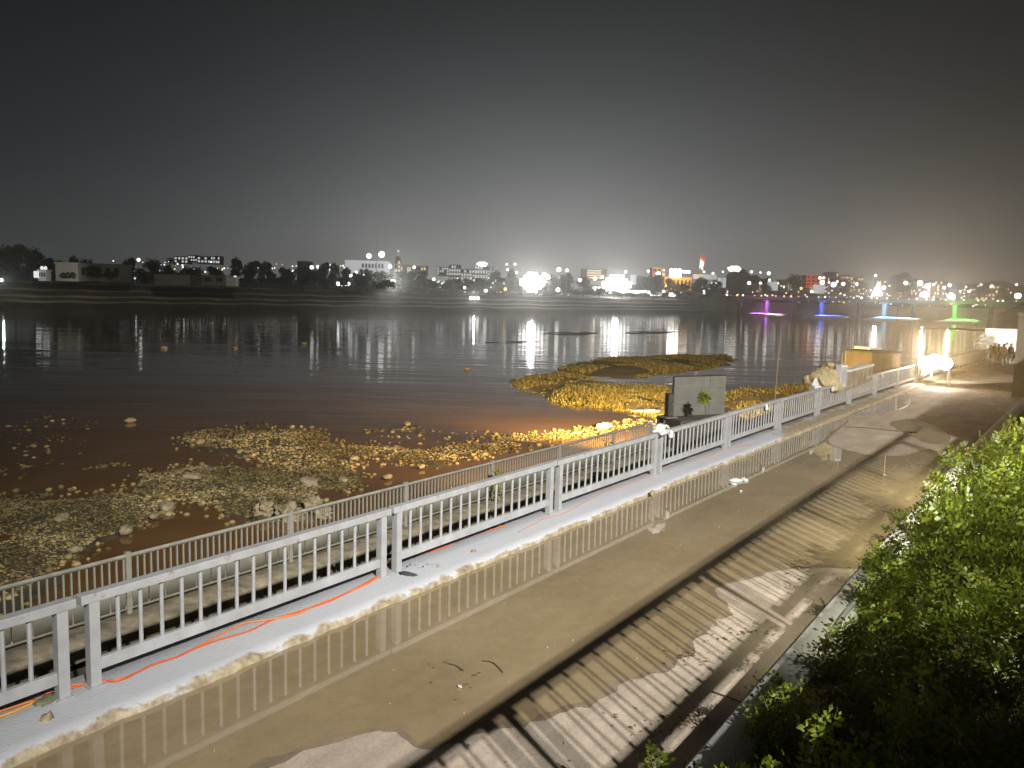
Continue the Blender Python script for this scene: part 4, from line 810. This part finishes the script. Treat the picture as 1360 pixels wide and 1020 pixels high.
# buildings ----------------------------------------------------------
M_WHT = mat('white_plaster', (.45, .45, .43), .9, (.55, .55, .52), .3); M_GRY = mat('grey_plaster', (.12, .12, .115), .9, (.18, .18, .17), .2); M_OCH = mat('ochre_plaster', (.4, .3, .15), .9, (.5, .38, .2), .3)
M_WIN = mat('dark_window', (.02, .02, .025), .2); M_LITW = glow('lit_window', (1, .8, .5), .95, False); M_LITC = glow('cool_glow', (.93, .95, .95), .85, False)
def building(name, label, x0, x1, yt, yb, Y, m, nx=0, ny=0, lit=.5, depth=12, roof=True, cat='building', group=None, wm_=None, rz=0.0):
    a, b_ = at(x0, yb, Y), at(x1, yb, Y); w = b_.x-a.x; h = at((x0+x1)/2, yt, Y).z-a.z
    t = thing(name, label, cat, (a.x, a.y, a.z-1.0), rz, group)
    MB().box(0, w, 0, depth, 0, h+1).out('wall', m, t)
    if roof: MB().box(-.3, w+.3, -.3, depth+.3, h+1, h+1.5).out('roof', m, t)
    for i in range(nx):
        for j in range(ny):
            cx = w*(i+.5)/nx; cz = 1+h*(j+.5)/ny; ww = w/nx*.28; hh = h/ny*.3
            q = MB().box(cx-ww, cx+ww, -.12, .05, cz-hh, cz+hh).out('window', (wm_ or M_LITW) if random.random() < lit else M_WIN, t)
    return t, w, h
M_LITWALL = glow('glowing_wall', (.93, .95, 1.0), .5, False)  # floodlight on these walls is put in as glow; screens share it
building('white_shed', 'long low white shed with a shaded side wall on the far bank', 74, 104, 350.5, 369, 262, M_WHT, 0, 0, depth=5)
t, w, h = building('shed_annex', 'long dim grey annex running on from the white shed', 104.6, 160, 352, 369.5, 264, M_GRY, 5, 1, 0, depth=8)
for x in (84, 90, 96): p = at(x, 366, 260); lump('shed_shrub', p, .9, (1, 1, 1), M_CROWN, 'small dark shrub against the white shed wall', 'shrub', .3, 2, 'shrubs at the white shed')
lamp('shed_lamp', 'SPOT', at(88, 364, 246), 1500, (1, .97, .85), .3, at(90, 361, 262), 44)
sh, w, h = building('small_shrine', 'tiny brightly lit white shrine under the tallest dark trees', 51, 61, 360, 369, 268, M_WHT, 3, 1, 0, depth=3)
for x in (.7, 1.9): MB().ball((x, 1, h+2.0), .55, 2, (1, 1, 1.3)).out('dome', M_LITC, sh)  # domes glow in place of lamplight falling on them
MB().box(-1.2, .4, -.6, -.3, 1.0, 3.2).out('arch', M_LITC, sh)  # arch glows in place of lamplight falling on it
lamp('shrine_lamp', 'SPOT', at(56, 364, 259), 1500, (.95, 1, 1), .2, at(56, 364, 268), 60)
building('low_wall_building', 'long low blue grey shed below the tree line of the far bank', 205, 252, 366.5, 374, 262, M_GRY, 0, 0); building('low_wall_building', 'low grey shed with a round arch beside the tiny white kiosk', 268, 299, 367, 375, 265, M_GRY, 2, 1, 0)
kk, w, h = building('white_kiosk', 'tiny white kiosk with a globe lamp on the far bank', 300, 313, 370, 376, 266, M_WHT, 0, 0, depth=3); MB().ball((w-.5, 1, h+1.6), .5, 2).out('globe_lamp', M_LITC, kk)
building('dark_tower', 'plain dark block tower rising above the far trees', 395, 408, 348, 376, 420, M_GRY, 3, 5, .06)
for x0, x1, yt, yb, lab in ((231, 250, 341, 349, 'first lit white house on the distant hillside'), (250, 262, 339.5, 347, 'lit white house with a flat roof on the distant hillside'), (262, 280, 341, 349, 'long lit white house in the middle of the hillside row'), (280, 292, 340.5, 350, 'last lit white house of the hillside row')):
    building('hillside_house', lab, x0, x1, yt, yb, 880, M_WHT, 4, 2, .75, wm_=M_LITC)
hl, w, h = building('white_hall', 'blazing floodlit white hall with lamps on its roof beyond the far bank', 458, 512, 347, 368, 520, M_LITWALL, 0, 0, depth=20)
for i in range(7): MB().box(w*(.42+.08*i), w*(.42+.08*i)+1.2, -.3, .1, h*.7, h*.95).out('window', M_GRY, hl)
for x, r_ in ((490, 2.1), (507, 2.6)):
    p = at(x, 340 if x < 500 else 338, 522); q = thing('roof_floodlight', {490: 'smaller round floodlight on the roof of the white hall', 507: 'larger round floodlight on the roof of the white hall beside the mast'}[x], 'floodlight', p-Vector((0, 0, 5)))
    MB().cyl((0, 0, 0), (0, 0, 5), .15).out('pole', M_METAL, q); MB().ball((0, 0, 5), r_*.8, 2).out('lamp_globe', glow('roof_lamp', (1, 1, .95), 3, False), q)
tw, w, h = building('clock_tower', 'slim pale stepped tower with a lamp on top beside the white hall', 524, 532, 346, 362, 560, M_OCH, 2, 3, .7, depth=5); MB().box(.6, w-.6, .6, 4, h+1.5, h+4).out('upper_storey', M_OCH, tw); MB().ball((w/2, 2, h+7.5), .9, 2).cyl((w/2, 2, h+4), (w/2, 2, h+7), .1).out('top_lamp', M_LITC, tw)
building('lit_terrace', 'pale lit terrace building stepping down from the slim tower', 532, 546, 353, 362, 560, M_WHT, 5, 1, .8); building('lit_terrace', 'dim rosy block next to the pale terrace building', 547, 566, 354, 365, 580, M_OCH, 5, 2, .3)
for x0, x1, yt, yb, lab in ((580, 596, 355, 365, 'dim pale block left below the crescent roof'), (596, 612, 352, 366, 'pale block with a bright roof lamp on the town hillside'), (612, 630, 358, 372, 'wide floodlit block on the town hillside'), (630, 648, 352, 370, 'floodlit hillside block topped by a bright lamp crown'), (648, 660, 355, 366, 'small pale house on the crest beside the crown lamp')):
    building('town_block', lab, x0, x1, yt, yb, 800, M_WHT, 5, 3, .8, wm_=M_LITC)
p = at(641, 351, 798); lump('crown_lamp', p, 2.4, (2.2, .8, 1.0), glow('crown_glow', (.95, .97, 1), 2, False), 'bright peaked lamp cluster crowning the town hillside', 'lamp', .25, 3)
building('striped_building', 'wide hotel with long lit horizontal stripes above the green trees', 772, 806, 358, 370, 620, M_OCH, 1, 4, 1.0, depth=10)
building('pale_kiosk', 'small white lit house beside the spreading floodlight blaze', 838, 845, 366, 376, 600, M_LITWALL, 0, 0, depth=6)
building('amber_building', 'long amber lit building behind the trees before the flagpole', 882, 918, 369, 384, 640, M_OCH, 7, 1, .0, depth=12); lamp('amber_lamp', 'SPOT', at(900, 378, 618), 90000, (1, .6, .12), 1, at(900, 374, 640), 90)
building('white_canopy', 'long white lit canopy roof under the flagpole', 923, 952, 364.5, 368.5, 640, M_LITWALL, 0, 0, roof=False, depth=8); building('corner_frame', 'white lit corner frame at the end of the canopy', 955, 964, 369, 380, 640, M_LITWALL, 0, 0, roof=False, depth=5)
building('red_lit_block', 'dim block bathed in red light beyond the green tree', 866, 884, 356, 372, 660, M_OCH, 3, 3, .2); lamp('red_lamp', 'SPOT', at(872, 366, 645), 15000, (1, .05, .02), .5, at(874, 362, 660), 80)
building('screen_block', 'bright white screen on a block behind the bridge', 1021, 1033, 374, 384, 660, M_LITWALL, 0, 0, depth=5, roof=False); building('screen_block', 'larger bright white screen under the red beacon behind the bridge', 1082, 1095, 378, 388, 660, M_LITWALL, 0, 0, depth=5, roof=False)
building('red_beacon_block', 'dim block glowing red beside the larger white screen', 1070, 1096, 366, 380, 690, M_OCH, 4, 3, .15); lamp('red_lamp', 'SPOT', at(1086, 376, 672), 14000, (1, .03, .05), .5, at(1082, 371, 690), 90)
for x0, x1, yt, yb, lab in ((1004, 1020, 376, 388, 'low brown lit block behind the bridge below the dark hill'), (1036, 1046, 372, 384, 'yellowish lit block behind the first white screen'), (1098, 1112, 362, 386, 'tall dim tower block behind the lamp cluster'), (1114, 1128, 366, 386, 'dim block with a red roof strip behind the bridge'), (1128, 1146, 368, 388, 'dim block beside the red roof strip'), (1160, 1176, 372, 388, 'dim block behind the brightest bridge lamp'), (1198, 1212, 371, 388, 'block with scattered warm windows behind the bridge'), (1214, 1236, 374, 392, 'broad block with warm windows beside the second bridge lamp'), (1240, 1258, 373, 392, 'block with a pale lit roof line near the third bridge lamp'), (1278, 1300, 377, 398, 'speckled apartment block past the third bridge lamp'), (1302, 1326, 379, 399, 'speckled apartment block nearest the pillar')):
    building('city_block', lab, x0, x1, yt, yb, 760, M_GRY, 5, 4, .35)
MB_ = MB().box(0, 12, 0, 1, 0, .8); p = at(1117, 369, 740); tag(MB_.out('red_sign', glow('red_neon', (1, .25, .15), 1.0, False), None, p), 'long red neon strip on a rooftop behind the bridge', 'sign')
p = at(1139, 371, 740); tag(MB().box(0, 4, 0, 1, 0, 1.2).out('red_sign', glow('red_neon_dim', (1, .3, .2), .6, False), None, p), 'short dim red neon sign next to the long one', 'sign')
p = at(975, 357, 820); lump('hill_lamp', p, 3.6, (2.1, .6, .8), glow('hill_glow', (1, .92, .85), 3, False), 'wide double lamp blaze on top of the dark hill', 'lamp', .3, 3)
# mast and flagpole
p = at(500, 380, 372); ms = thing('lattice_mast', 'tall thin mast rising above the white hall', 'mast', p); H = at(500, 313, 372).z-p.z
MB().cyl((0, 0, -1), (0, 0, H), .22, .12, 6).out('pole', M_WHT, ms); MB().box(-.6, .6, -.05, .05, H-.6, H-.4).out('crossarm', M_METAL, ms); lamp('mast_lamp', 'SPOT', p+Vector((0, -3, 0.5)), 9000, (1, 1, .95), .3, p+Vector((0, 0, H*.6)), 40)
p = at(928, 378, 600); fp_ = thing('flagpole', 'flagpole carrying a lit tricolour flag above the canopy', 'flagpole', p); H = at(928, 338, 600).z-p.z
MB().cyl((0, 0, -6), (0, 0, H), .2, .12, 6).out('pole', M_WHT, fp_)
for k, c in enumerate(((.5, .48, .4), (.55, .5, .45), (.5, .06, .02))):
    V = []; n = 7
    for i in range(n):
        u = i/(n-1); 
        for e in (0, 1): V.append((.15+4.2*u*(.55+.15*k), .5*math.sin(u*5), H-9+3.2*(k+e)-u*2.6))
    q = link('flag_stripe', mesh_np('flag_stripe', V, [(2*i, 2*i+2, 2*i+3, 2*i+1) for i in range(n-1)]), mat('flag_cloth', c, .8), fp_)
lamp('flag_lamp', 'SPOT', p+Vector((1, -7, H-16)), 30000, (1, .95, .85), .3, p+Vector((2, 0, H-5)), 60)
# big lamps of the town -----------------------------------------------
def glow_(n, c, st): return glow(n, c, st, False)
def flood(px, py, Y, w, h, label, st, col=(1, .98, .95), base=None, nx=4, ny=2, name='floodlight_bank', beam=0, tri=False):
    p = at(px, py, Y); k = Y/FPX; W_, H_ = w*k, h*k; zb = (base or (py+h/2+2)); zb = at(px, zb, Y).z
    t = thing(name, label, 'floodlight', (p.x, p.y, zb), 0); m = glow('flood_glow', col, st, False)
    for x in (-W_*.35, W_*.35): MB().cyl((x, .5, -2), (x, .5, p.z-zb), .12*k, n=6).out('pole', M_METAL, t)
    for i in range(nx):  # large blazes: heads spread wide to build the lamp's glare
        for j in range(ny):
            ux, uz = 2*(i+.5)/nx-1, 2*(j+.5)/ny-1
            if tri: ux *= 1-.42*(uz+1)
            elif nx > 2 and ny > 2 and ux*ux+uz*uz > .92: continue
            cx = W_*.5*ux; cz = p.z-zb+H_*.5*uz
            b = MB().ball((0, 0, 0), 1, 2, (W_/nx*.5, .3, H_/ny*.5)); q = b.out('lamp_head', m, t, (cx, 0, cz))
    if beam: lamp('flood_beam', 'SPOT', p-Vector((p.x, p.y, 0)).normalized()*.6, beam, col, H_*.16, (0, 0, 2), 100, .8)
    return t
flood(707, 375, 430, 34, 27, 'blinding white floodlight bank built as wide as its glare, largest blaze on the far bank', 4, nx=7, ny=6, beam=140000)
flood(819, 378, 560, 40, 26, 'second great floodlight blaze on the far bank with a long white skirt', 4, nx=8, ny=6, beam=170000)
flood(842, 388, 565, 44, 5, 'long low glowing line standing for the lit plaza beside the second great blaze', 8, nx=10, ny=1); flood(798, 384, 560, 18, 6, 'short low glow standing for the lit plaza before the second great blaze', 8, nx=4, ny=1)  # glowing heads stand in for light on a white plaza
flood(456, 377, 355, 18, 6, 'slanting ground floodlight on the bank below the white hall', 9, nx=4, ny=1, base=381); flood(522, 377, 365, 13, 11, 'peaked ground floodlight on the bank past the mast', 4, nx=4, ny=3, base=383, beam=80000, tri=True)
flood(2, 372, 262, 5, 4, 'small greenish lamp at the picture edge under the tall trees', 3, (.9, 1, .9), nx=1, ny=1, base=374, beam=4000)
flood(630, 396, 402, 14, 4.5, 'low lamp with a pale streak at the foot of the far bank', 4, nx=3, ny=1, base=399, beam=16000)
flood(960, 401, 610, 9, 9, 'single round lamp low on the bridge abutment', 4, nx=1, ny=1, base=408, name='abutment_lamp', beam=40000)
flood(1165, 387, 530, 16, 12, 'brightest triangular lamp blaze on the bridge', 4, nx=5, ny=4, base=395, name='bridge_floodlight', beam=80000, tri=True); flood(1228, 391, 510, 12, 8, 'second lamp blaze along the bridge', 4, nx=4, ny=4, base=398, name='bridge_floodlight', beam=45000); flood(1263, 393, 500, 11, 8, 'third lamp blaze along the bridge', 4, nx=4, ny=4, base=400, name='bridge_floodlight', beam=45000); flood(1352, 393, 485, 9, 7, 'lamp blaze at the end of the bridge beside the pillar', 12, nx=1, ny=1, base=402, name='bridge_floodlight')
flood(897, 363, 640, 16, 12, 'white blaze with a tail over the amber building', 14, nx=3, ny=2); flood(910, 361, 640, 14, 4, 'thin tail of lamps beside the white blaze', 5, nx=4, ny=1); flood(874, 364, 650, 6, 6, 'pinkish lamp in the red glow', 12, (1, .8, .75), nx=1, ny=1); flood(884, 391, 600, 40, 5, 'row of white lamps under the green trees by the water', 5, nx=12, ny=1)
# small lamps: individual poles and the speck lights of the town
M_SL = glow('street_lamp_glow', (1, .95, .85), 3.5, False); M_SA = glow('amber_lamp_glow', (1, .62, .2), 2.2, False); M_SC = glow('cool_lamp_glow', (.9, .97, 1), 3.5, False)
SLH = {}
for nme, m in (('w', M_SL), ('a', M_SA), ('c', M_SC)):
    b = MB().ball((0, 0, 0), 1, 2); me = b.me('lamp_head'); me.materials.append(m); SLH[nme] = me
SPO = MB().cyl((0, 0, 0), (0, 0, 1), .06, .04, 6).me('pole'); SPO.materials.append(M_METAL)
def street_lamp(px, py, yb, Y, r, k, label, group):
    h_ = at(px, py, Y); b_ = at(px, yb, Y); t = thing('street_lamp', label, 'lamp', (h_.x, h_.y, b_.z-1), 0, group)
    q = link('pole', SPO, None, t); q.scale = (2.5, 2.5, h_.z-b_.z+1); g = link('lamp_head', SLH[k], None, t, (0, 0, h_.z-b_.z+1)); rr = r*Y/FPX; g.scale = (rr, rr, rr)
for px, py, yb, r, k in ((179.5, 369, 374, 1.7, 'c'), (184, 345, 372, 2.2, 'w'), (342, 355, 376, 2, 'w'), (414, 355, 378, 2.5, 'w'), (422, 354, 378, 1.8, 'w'), (389, 360, 377, 1.4, 'c'), (439, 359, 379, 1.3, 'w'), (444, 358, 379, 1.3, 'w'), (466, 366, 381, 2, 'c'), (473, 362, 381, 2.2, 'c'), (483, 365, 381, 1.2, 'w'), (509, 364, 381, 2, 'c'), (505, 367, 381, 2, 'w'), (518, 354, 381, 2.6, 'w'), (550, 355, 384, 2, 'w'), (576, 371, 385, 2, 'w'), (617, 382, 387, 2, 'w'), (645, 386, 389, 2.4, 'w'), (656, 376, 389, 2, 'c'), (657, 373, 389, 1.8, 'c'), (673, 351, 389, 1.3, 'c'), (684, 351, 389, 1.6, 'c'), (674, 358, 389, 1.4, 'w'), (686, 362, 389, 1.8, 'w'), (671, 384, 390, 2.2, 'a'), (670, 377, 390, 1.8, 'a'), (723, 365, 390, 3, 'w'), (728, 368, 390, 3, 'w'), (741, 385, 391, 3, 'w'), (742, 358, 391, 3, 'w'), (753, 359, 391, 2, 'w'), (770, 372, 391, 2.5, 'w'), (790, 370, 391, 2.4, 'w'), (800, 368, 391, 2, 'w'), (831, 361, 392, 1.8, 'w')):
    street_lamp(px, py, yb, 440 if px > 500 else 372, r, k, 'round lamp glowing among the trees of the far bank', 'lamps among the far bank trees')
for px, py, yb, r, k in ((861, 360, 394, 1.8, 'w'), (864, 368, 394, 2, 'c'), (882, 387, 397, 2.2, 'w'), (913, 380, 398, 1.6, 'w'), (926, 382, 398, 1.2, 'w'), (934, 383, 398, 2.2, 'c'), (935, 388, 398, 2.4, 'c'), (950, 378, 398, 2.8, 'w'), (942, 384, 398, 1.4, 'w'), (935, 361, 394, 1.4, 'w'), (947, 363, 394, 1.6, 'w'), (960, 361, 394, 1.2, 'w'), (995, 376, 396, 2.4, 'w'), (998, 361, 396, 1.8, 'w'), (1010, 362, 396, 1.2, 'w'), (1021, 363, 396, 2.4, 'w'), (1022, 372, 396, 1.8, 'w'), (1010, 376, 397, 1.7, 'w'), (1041, 381, 397, 1.2, 'w'), (1057, 381, 397, 1.2, 'w'), (1064, 383, 397, 1.8, 'a'), (1078, 387, 397, 2, 'w'), (1089, 369, 397, 2, 'w'), (1094, 369, 397, 1.6, 'w'), (1092, 375, 397, 3, 'w'), (1101, 375, 397, 1.4, 'w'), (1107, 378, 397, 3.4, 'w'), (1112, 374, 397, 1.4, 'w'), (1120, 377, 397, 2.4, 'c'), (1138, 377, 397, 1.8, 'c'), (1163, 366, 397, 1.8, 'w'), (1167, 378, 397, 2.4, 'c'), (1174, 382, 397, 2.6, 'c'), (1203, 376, 398, 2.6, 'w'), (1222, 376, 398, 3.6, 'w'), (1232, 380, 398, 3.6, 'w'), (1240, 378, 398, 1.8, 'w'), (1254, 382, 399, 2, 'w'), (1261, 379, 399, 2.2, 'w'), (1283, 381, 399, 1.2, 'c'), (1287, 387, 400, 1.8, 'w'), (1303, 378, 400, 1.4, 'w'), (1317, 380, 400, 1.8, 'w'), (1324, 388, 400, 1.4, 'w'), (1350, 378, 401, 1.4, 'c')):
    street_lamp(px, py, yb, 640, r, k, 'round street lamp shining in the town behind the bridge', 'street lamps behind the bridge')
b = MB()
for k in range(330):
    x = random.choice((random.uniform(860, 1350), random.uniform(860, 1350), random.uniform(560, 860), random.uniform(140, 480))); hy = 394+.026*(x-680)
    y = hy-random.uniform(4, 34 if x > 560 else 30)*random.random()**.45 if x > 560 else hy-random.uniform(22, 36)
    Y = random.uniform(640, 750); p = at(x, y, Y); r_ = random.uniform(.25, .75)
    bmesh.ops.create_icosphere(b.b, subdivisions=1, radius=r_, matrix=Matrix.Translation(p))
me = b.me('town_lights'); me.materials.append(M_SL); me.materials.append(M_SA); me.materials.append(M_SC)
for i, f_ in enumerate(me.polygons): f_.material_index = (0, 1, 0, 2, 0, 1)[(i//20*7) % 6]
tag(link('town_lights', me), kind='stuff')
# ================================================================ bridge
A_, B_ = Vector((158, 604, 0)), Vector((420, 458, 0)); dv = (B_-A_).normalized(); LB = (B_-A_).length; ang = math.atan2(dv.y, dv.x)
M_BRG = mat('bridge_concrete', (.06, .052, .04), .9, (.1, .088, .07), .1)
br = thing('road_bridge', 'long low concrete road bridge crossing the river with coloured lit piers', 'bridge', A_, ang)
MB().box(-30, LB, -4.5, 4.5, 7.2, 8.6).out('deck', M_BRG, br); MB().box(-30, LB, -4.8, -4.52, 7.9, 9.6).out('parapet', M_BRG, br); MB().box(-30, LB, 4.52, 4.8, 7.9, 9.6).out('parapet', M_BRG, br)
MB().box(-34, 2, -7, 7, ZW-1, 7.18, .2).out('abutment', M_BRG, br)
M_PIER = mat('pier_paint', (.4, .4, .4), .8)
def on_bridge(px):
    # distance along the bridge seen at this bearing
    k = (px-680)/FPX/1.0; 
    # (A+u dv).x = k*(A+u dv).y
    return (k*A_.y-A_.x)/(dv.x-k*dv.y)
cols = {1014: ((.55, .12, .9), 'purple'), 1086: ((.05, .12, 1), 'blue'), 1169: ((.15, .5, 1), 'pale blue'), 1262: ((.08, 1, .08), 'green')}
for px in (978, 1014, 1050, 1086, 1136, 1169, 1208, 1262, 1310):
    u = on_bridge(px); wide = px in (978, 1050, 1136, 1208)
    if wide: b = MB().cyl((u, 0, ZW-1), (u, 0, 5.6), 1.5, 1.7, 12).box(u-1.6, u+3.0, -4, 4, 5.6, 7.18, .3)
    else: b = MB().cyl((u, 0, ZW-1), (u, 0, 6.0), 1.45, 1.35, 14).box(u-2.2, u+2.2, -3.5, 3.5, 6.0, 7.18, .3)
    b.out('pier', M_PIER if px in cols else M_BRG, br)
    if px in cols:
        c, nm = cols[px]; base = A_+dv*u; nrm = Vector((dv.y, -dv.x, 0))
        lamp('pier_lamp', 'SPOT', base+nrm*7+Vector((0, 0, 5.0)), 5200, c, .3, base+Vector((0, 0, 1.5)), 80, .5)
        lamp('pier_lamp', 'SPOT', base+nrm*16+dv*3+Vector((0, 0, 7.0)), 330000, c, .3, base+nrm*16+dv*3+Vector((0, 0, ZW)), 120, .5)
M_FOAM = mat('pale_shoal', (.4, .38, .34), .9, (.55, .53, .5), .2)
for px, y, wd, c in ((1012, 415, 40, 0), (1029, 418.7, 36, 0), (1097, 421.7, 68, 0), (1184, 423.8, 86, 0), (1273, 427.2, 70, 0)):
    bar('pier_shoal', ((px-wd/2, y), (px-wd*.2, y-3.2), (px+wd*.3, y-2.9), (px+wd/2, y-.3), (px+wd*.25, y+3.6), (px-wd*.25, y+3.8)), .25, M_FOAM, step=4, amp=.3)
lamp('shoal_lamp', 'SPOT', gnd(1027, 418.5, ZW)+Vector((0, 0, 7)), 160000, (1, .35, .05), .3, gnd(1027, 418.5, ZW), 90)
lamp('shoal_lamp', 'SPOT', gnd(1205, 423, ZW)+Vector((0, 0, 8)), 90000, (.9, 1, .75), .3, gnd(1205, 423, ZW), 90)
tag(strip('sand_spit', [[gnd(x, y, ZW+.15) for x, y in ((1230, 434.5), (1300, 437.2), (1345, 438.6))], [gnd(x, y, ZW+.15) for x, y in ((1230, 435.6), (1300, 438.6), (1345, 440.5))]], M_FOAM), kind='structure')
# vehicles' lamps on the deck
for k in range(46):
    u = 5+k*(LB-40)/46+random.uniform(-2, 2); p = A_+dv*u+Vector((0, 0, 9.75)); 
    me = SLH[random.choice('wwaac')]; t = thing('bridge_lamp', 'small lamp glowing along the bridge parapet', 'lamp', p-Vector((0, 0, .3)), ang, 'small lamps along the bridge')
    g = link('lamp_head', me, None, t, (0, -4.66, .35)); r_ = random.uniform(.3, .75); g.scale = (r_, r_, r_); q = link('pole', SPO, None, t, (0, -4.66, -.2)); q.scale = (1.5, 1.5, .5)
# ================================================================ haze
hz = MB().box(-900, 1100, -60, 1450, -6, 70).me('haze'); hm = bpy.data.materials.new('haze_air'); hm.use_nodes = True; hn = hm.node_tree; hn.nodes.clear()
ho = hn.nodes.new('ShaderNodeOutputMaterial'); pv = hn.nodes.new('ShaderNodeVolumePrincipled'); pv.inputs['Color'].default_value = (.95, .95, .92, 1); pv.inputs['Density'].default_value = 0.0005; pv.inputs['Anisotropy'].default_value = 0.8
hn.links.new(pv.outputs[0], ho.inputs['Volume']); hz.materials.append(hm)
tag(link('haze', hz), kind='stuff')
